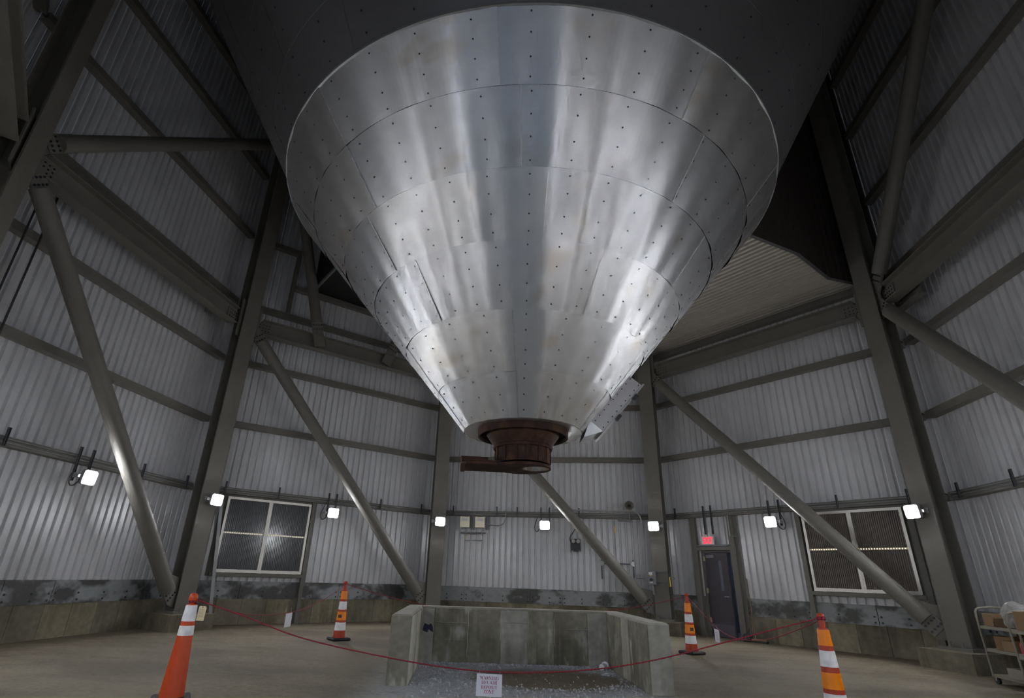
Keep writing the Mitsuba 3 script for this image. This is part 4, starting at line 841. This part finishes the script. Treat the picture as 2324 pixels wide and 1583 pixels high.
def sheet(c, X, Y, w_, h_, bend=0.006, n=8):
    """paper sheet with thickness, slightly curled."""
    X, Y = unit(X), unit(Y); N = np.cross(X, Y); V, F = [], []
    for s in (0, 1):
        for i in range(n + 1):
            for j in range(2):
                u = i / n - 0.5; V.append(np.asarray(c) + X * w_ * u + Y * h_ * (j - 0.5) + N * (bend * (4 * u * u - 0.5) - 0.0006 * s))
    for s in (0, 1):
        b = s * (n + 1) * 2
        for i in range(n):
            p, q, r_, t_ = b + 2 * i, b + 2 * i + 2, b + 2 * i + 3, b + 2 * i + 1
            F += [[p, q, r_], [p, r_, t_]] if s == 0 else [[p, r_, q], [p, t_, r_]]
    return trimesh.Trimesh(V, F, process=False)
# serif capitals of the warning sheet, built from thick stems, hairlines and slab serifs
TH, HL, SF = 0.19, 0.055, 0.05
def seg_(a, b, w_): return sg.LineString([a, b]).buffer(w_ / 2, cap_style=2)
def stem(x, y0=0, y1=1, w_=TH, sf=(1, 1)):
    g = [sg.box(x - w_ / 2, y0, x + w_ / 2, y1)]
    if sf[0]: g.append(sg.box(x - w_ / 2 - 0.08, y0, x + w_ / 2 + 0.08, y0 + SF))
    if sf[1]: g.append(sg.box(x - w_ / 2 - 0.08, y1 - SF, x + w_ / 2 + 0.08, y1))
    return unary_union(g)
def bowl(cx, cy, rx, ry, wx, wy, a=None):
    from shapely import affinity
    o = affinity.scale(sg.Point(0, 0).buffer(1, 24), rx, ry); i = affinity.scale(sg.Point(0, 0).buffer(1, 24), rx - wx, ry - wy)
    g = affinity.translate(o.difference(i), cx, cy)
    if a == 'r': g = g.intersection(sg.box(cx, -1, 9, 2))
    return g
def glyph(c):
    U = unary_union
    if c == 'I': return stem(0.22), 0.44
    if c == 'N': return U([stem(0.14, w_=HL), seg_((0.10, 1), (0.72, 0), TH), stem(0.72, w_=HL, sf=(0, 1)), sg.box(0.0, 1 - SF, 0.2, 1)]).intersection(sg.box(-1, 0, 2, 1)), 0.88
    if c == 'H': return U([stem(0.2), stem(0.72), sg.box(0.2, 0.48, 0.72, 0.48 + HL)]), 0.92
    if c == 'A': return U([seg_((0.10, 0), (0.42, 1), HL), seg_((0.40, 1.0), (0.74, 0), TH), sg.box(0.2, 0.30, 0.6, 0.30 + HL), sg.box(0, 0, 0.24, SF), sg.box(0.58, 0, 0.9, SF)]).intersection(sg.box(-1, 0, 2, 1.0)), 0.88
    if c == 'W': return U([seg_((0.16, 1), (0.40, 0), TH), seg_((0.40, 0), (0.62, 1), HL), seg_((0.58, 1), (0.84, 0), TH), seg_((0.84, 0), (1.06, 1), HL), sg.box(0, 1 - SF, 0.32, 1), sg.box(0.94, 1 - SF, 1.18, 1)]).intersection(sg.box(-1, 0, 2, 1)), 1.16
    if c == 'E': return U([stem(0.2, sf=(0, 0)), sg.box(0.04, 0, 0.7, HL), sg.box(0.04, 1 - HL, 0.68, 1), sg.box(0.2, 0.48, 0.52, 0.48 + HL), sg.box(0.64, 0, 0.7, 0.22), sg.box(0.62, 0.78, 0.68, 1), sg.box(0.48, 0.38, 0.53, 0.64)]), 0.76
    if c == 'T': return U([stem(0.38, sf=(1, 0)), sg.box(0.02, 1 - HL, 0.74, 1), sg.box(0.02, 0.76, 0.08, 1), sg.box(0.68, 0.76, 0.74, 1)]), 0.76
    if c == 'Z': return U([seg_((0.60, 1), (0.12, 0), TH), sg.box(0.04, 1 - HL, 0.66, 1), sg.box(0.04, 0, 0.68, HL), sg.box(0.04, 0.78, 0.1, 1), sg.box(0.62, 0, 0.68, 0.22)]).intersection(sg.box(-1, 0, 2, 1)), 0.74
    if c == 'D': return U([stem(0.2), bowl(0.28, 0.5, 0.52, 0.5, TH, HL, 'r'), sg.box(0.2, 0, 0.3, HL), sg.box(0.2, 1 - HL, 0.3, 1)]), 0.86
    if c == 'P': return U([stem(0.2), bowl(0.28, 0.74, 0.40, 0.26, TH * 0.9, HL, 'r'), sg.box(0.2, 1 - HL, 0.3, 1), sg.box(0.2, 0.48, 0.3, 0.48 + HL)]), 0.72
    if c == 'R': return U([stem(0.2), bowl(0.28, 0.75, 0.38, 0.25, TH * 0.9, HL, 'r'), sg.box(0.2, 1 - HL, 0.3, 1), sg.box(0.2, 0.5, 0.3, 0.5 + HL), seg_((0.36, 0.52), (0.72, 0), TH), sg.box(0.6, 0, 0.86, SF)]).intersection(sg.box(-1, 0, 2, 1)), 0.86
    if c == 'O': return bowl(0.44, 0.5, 0.42, 0.51, TH, HL), 0.88
    if c == 'G': return U([bowl(0.44, 0.5, 0.42, 0.51, TH, HL).difference(sg.box(0.5, 0.46, 1.2, 0.80)).difference(sg.box(0.66, 0.3, 1.2, 0.6)), stem(0.68, 0.06, 0.42, TH, (0, 1)), sg.box(0.70, 0.72, 0.76, 0.98)]), 0.90
    if c == 'S':
        a = np.linspace(0.3, 1.5 * np.pi, 24); p1 = [(0.31 + 0.22 * math.cos(q), 0.75 + 0.21 * math.sin(q)) for q in a]
        b = np.linspace(0.5 * np.pi, -0.9 * np.pi, 24); p2 = [(0.31 + 0.24 * math.cos(q), 0.27 + 0.24 * math.sin(q)) for q in b]
        return U([sg.LineString(p1 + p2).buffer(0.055), seg_((0.16, 0.68), (0.46, 0.36), 0.2), sg.box(0.51, 0.70, 0.56, 0.98), sg.box(0.05, 0.02, 0.10, 0.30)]).intersection(sg.box(-1, -0.02, 2, 1.02)), 0.64
    return None, 0.32
def serif_line(text, height, width=None):
    from shapely import affinity
    x, gs = 0.0, []
    for c in text:
        g, adv = glyph(c)
        if g is not None: gs.append(affinity.translate(g, x, 0))
        x += adv + 0.05
    g = unary_union(gs); s = height; sx = width / (x - 0.05) if width else s
    g = affinity.scale(g, sx, s, origin=(0, 0)); b = g.bounds; g = affinity.translate(g, -(b[0] + b[2]) / 2, -(b[1] + b[3]) / 2)
    return join([prism(q, 0.0008) for q in getattr(g, 'geoms', [g]) if q.area > 1e-9])
SD = unit(np.array([0.278, 0.037, 0.0])); SC = np.array([-0.109, -2.628, 0.268])
SX, SY = unit(SD + Z * -0.012), unit(Z + np.array([0.0, 0, 0]) + SD * 0.012); SN = np.cross(SX, SY)
ws = thing('warning_sheet', 'white paper sheet with dark red warning text hanging from the front rope', 'sign')
part(ws, 'paper', sheet(SC, SX, SY, 0.279, 0.212, 0.0), M_PAPER)
for txt, y, wd in (('WARNING', 0.066, 0.205), ('SDA ASH', 0.024, 0.172), ('DEPOSIT', -0.020, 0.175), ('ZONE', -0.062, 0.116)):
    part(ws, 'lettering', place(serif_line(txt, 0.030, wd), SX, SY, SN, SC + SY * y + SN * 0.0008), M_INK, label='dark red words ' + txt)
for dx in (-0.11, 0.112):
    A = SC + SX * dx + SY * 0.10; part(ws, 'tie', tube([A + SN * 0.002, A + SY * 0.022 + SN * 0.012, A + SY * 0.034], 0.0022, 5), M_WIRE)
def blank(c, X, label, curl):
    o = thing('hanging_sheet', label, 'sign'); X = unit(X); Y = Z.copy(); N = np.cross(X, Y)
    part(o, 'paper', sheet(c, X, Y, 0.28, 0.208, curl), M_PAPER)
    for j, (y, w_) in enumerate(((0.05, 0.18), (0.015, 0.15), (-0.02, 0.15), (-0.055, 0.10))):
        part(o, 'faint_print', join([hexa(lambda a, b, e: c + X * a + Y * b + N * e, -w_ / 2 + i * w_ / 6, -w_ / 2 + i * w_ / 6 + w_ / 9, y - 0.010, y + 0.010, 0.0032 if curl else 0.0005, 0.0038) for i in range(6)]), M_FAINT)
    for dx in (-0.11, 0.12): A = c + X * dx + Y * 0.10; part(o, 'tie', tube([A, A + Y * 0.02 + N * 0.02, A + Y * 0.075 - X * 0.03 + N * 0.03], 0.0022, 5), M_WIRE)
blank(np.array([-3.815, -0.055, 0.588]), np.array([-0.03, 0.284, 0.0]) * -1, 'white sheet hanging from the left rope, turned nearly edge on', 0.004)
blank(np.array([3.357, 1.895, 0.500]), np.array([-0.021, 0.33, 0]) * -1, 'white sheet hanging from the right rope before the door', 0.004)
tg = thing('manila_tag', 'manila tag with fine print tied to the near left cone', 'tag')
TC = CAM + 1.22 * (np.array([-2.612, -4.201, 0.954]) - CAM); TX = unit([1.0, 0.1, -0.03]); TY = unit(Z + TX * 0.03); TN = np.cross(TX, TY)
shape = sg.Polygon([(-0.044, -0.075), (0.044, -0.075), (0.044, 0.062), (0.030, 0.075), (-0.030, 0.075), (-0.044, 0.062)]).difference(sg.Point(0, 0.060).buffer(0.006))
part(tg, 'card', place(prism(shape, 0.0012), TX, TY, TN, TC), M_MANILA)
part(tg, 'print', join([hexa(lambda a, b, e: TC + TX * a + TY * b + TN * e, -0.030, -0.030 + w_, y, y + 0.0035, 0.0013, 0.0017) for y, w_ in ((0.036, 0.055), (0.028, 0.05), (0.014, 0.058), (0.004, 0.05), (-0.006, 0.056), (-0.016, 0.048), (-0.026, 0.054), (-0.036, 0.045), (-0.05, 0.02))]), M_GREYINK)
part(tg, 'string', tube(spline([TC + TY * 0.062, TC + TY * 0.085 - TX * 0.02, TC + TY * 0.09 - TX * 0.06, np.array([-3.47, -3.07, 0.99])], 12), 0.003, 5), M_DARK)

# ---------------------------------------------------------------- broom, dust pan, carts
br = thing('push_broom', 'push broom with a brown wooden handle leaning on the wall right of the door', 'broom')
part(br, 'handle', tube([wp(3, -1.23, 1.50, 0.03), wp(3, -1.05, 0.06, 0.32)], 0.014, 10), M_WOOD)
part(br, 'head', wbox(3, -1.32, -0.76, 0.045, 0.085, 0.28, 0.36), M_WOOD)
part(br, 'bristles', hexa(lambda a, b, c: wp(3, a + (0.01 if b > 0.02 else 0), b, c), -1.33, -0.75, 0.0, 0.05, 0.27, 0.37), M_DARK)
dpn = thing('dust_pan', 'black lobby dust pan on the floor beside the door frame', 'dust pan')
part(dpn, 'pan', place(lathe([(0.0, 0.0), (0.11, 0.0), (0.125, 0.05), (0.11, 0.14), (0.07, 0.19), (0.0, 0.20)], 20), t3, n3, Z, wp(3, -1.26, 0.0, 0.32)), M_DARK, 40)
part(dpn, 'grip', tube([wp(3, -1.24, 0.19, 0.32), wp(3, -1.19, 0.32, 0.30)], 0.016, 8), M_DARK)
def cart(x0, x1, y0, y1, label, zs=(0.14, 0.51, 0.85), top=1.12):
    o = thing('shelf_cart', label, 'cart', 'beige steel shelf carts by the right wall')
    for z in zs: part(o, 'shelf', join([box(x0, x1, y0, y1, z - 0.012, z), box(x0, x0 + 0.012, y0, y1, z - 0.045, z), box(x1 - 0.012, x1, y0, y1, z - 0.045, z), box(x0, x1, y0, y0 + 0.012, z - 0.045, z), box(x0, x1, y1 - 0.012, y1, z - 0.045, z)]), M_CART)
    for y in (y0, y1):
        p = spline([(x0, y, 0.10), (x0, y, 0.6), (x0, y, top - 0.12), (x0 + 0.02, y, top - 0.03), (x0 + 0.10, y, top), (x1 - 0.10, y, top), (x1 - 0.02, y, top - 0.03), (x1, y, top - 0.12), (x1, y, 0.6), (x1, y, 0.10)], 80)
        part(o, 'end_frame', tube(p, 0.017, 8), M_CART, 50)
    for x in (x0 + 0.03, x1 - 0.03):
        for y in (y0 + 0.04, y1 - 0.04):
            cs = part(o, 'caster', tube([(x - 0.018, y, 0.05), (x + 0.018, y, 0.05)], 0.05, 16), M_RUBBER)
            part(cs, 'fork', join([box(x - 0.03, x + 0.03, y - 0.03, y + 0.03, 0.10, 0.112), box(x - 0.028, x - 0.022, y - 0.02, y + 0.02, 0.04, 0.11), box(x + 0.022, x + 0.028, y - 0.02, y + 0.02, 0.04, 0.11)]), M_GALVS)
    return o
cart(7.64, 8.25, 0.98, 1.86, 'beige steel shelf cart loaded with boxes and a bag by the right wall')
cart(7.30, 7.95, -0.45, 0.64, 'beige steel shelf cart at the right edge of the photo', (0.16, 0.52, 0.86), 1.10)
def carton(x, y, z, sx, sy, sz, rot, label, m=None, open_=False):
    o = thing('carton', label, 'box')
    if open_:
        R = np.eye(4); c, s = math.cos(rot), math.sin(rot); R[:2, :2] = [[c, -s], [s, c]]; R[:3, 3] = (x, y, z)
        mm = join([box(-sx / 2, sx / 2, -sy / 2, sy / 2, 0, 0.006), box(-sx / 2, -sx / 2 + 0.006, -sy / 2, sy / 2, 0, sz), box(sx / 2 - 0.006, sx / 2, -sy / 2, sy / 2, 0, sz), box(-sx / 2, sx / 2, -sy / 2, -sy / 2 + 0.006, 0, sz), box(-sx / 2, sx / 2, sy / 2 - 0.006, sy / 2, 0, sz)])
        mm.apply_transform(R); part(o, 'box', mm, m or M_CARD)
        fl_ = hexa(lambda a, b, c_: (a, b, sz + c_ + (b + sy / 2) * -0.4), -sx / 2, sx / 2, -sy / 2 - 0.12, -sy / 2, 0, 0.005); fl_.apply_transform(R); part(o, 'flap', fl_, m or M_CARD)
    else:
        part(o, 'box', rbox((x, y, z + sz / 2), sx, sy, sz, rot, 0.006), m or M_CARD)
        part(o, 'tape', rbox((x, y, z + sz + 0.0008), sx * 0.98, 0.05, 0.0012, rot, 0.0004), M_CARDD)
carton(7.83, 1.70, 0.85, 0.28, 0.20, 0.19, 0.1, 'small cardboard box at the left end of the left cart, top shelf')
carton(7.80, 1.49, 0.85, 0.22, 0.16, 0.13, 0.5, 'dark brown cardboard carton between the small box and the bag, top shelf', M_CARDD)
carton(7.88, 1.62, 0.51, 0.30, 0.26, 0.20, 0.5, 'cardboard carton standing askew on the middle shelf of the left cart', M_CARD, True)
carton(7.80, 1.34, 0.51, 0.26, 0.28, 0.15, 0.05, 'flat cardboard carton on the middle shelf of the left cart, right of the askew one')
carton(7.58, 0.33, 0.86, 0.46, 0.44, 0.26, 0.03, 'big open cardboard carton on the top shelf of the right cart', M_CARD, True)
carton(7.80, 1.25, 0.14, 0.40, 0.36, 0.14, 0.1, 'pale low carton on the bottom shelf of the left cart', M_CART)
bag = trimesh.creation.icosphere(4, 1.0); bvv = np.array(bag.vertices)
bag.vertices = bvv * np.array([0.19, 0.20, 0.21]) * (0.80 + 0.5 * meshkit.fbm(bvv * 2.3 + 7, 4)[:, None]); bag.vertices[:, 2] = np.maximum(bag.vertices[:, 2], -0.15)
single('plastic_bag', bag.apply_translation([7.86, 1.22, 1.005]), M_BAG, 'crumpled translucent plastic bag on the top shelf of the left cart', 'bag', smooth=True)
single('cloth_scrap', (lambda m: (m.apply_scale([0.07, 0.10, 0.035]), m.apply_translation([7.86, 1.27, 1.18]), m)[-1])(trimesh.creation.icosphere(2, 1.0)), M_CARDD, 'brown scrap lying on top of the plastic bag', 'scrap')
single('green_reel', tube([(7.36, 0.42, 0.64), (7.46, 0.40, 0.64)], 0.10, 20), M_GREEN, 'dark green reel on the middle shelf of the right cart', 'reel')
single('red_bottle', lathe([(0, 0), (0.045, 0), (0.045, 0.13), (0.02, 0.16), (0.02, 0.19), (0, 0.19)], 16).apply_translation([7.72, 1.10, 0.51]), M_REDP, 'small red bottle at the right end of the middle shelf of the left cart', 'bottle', smooth=40)
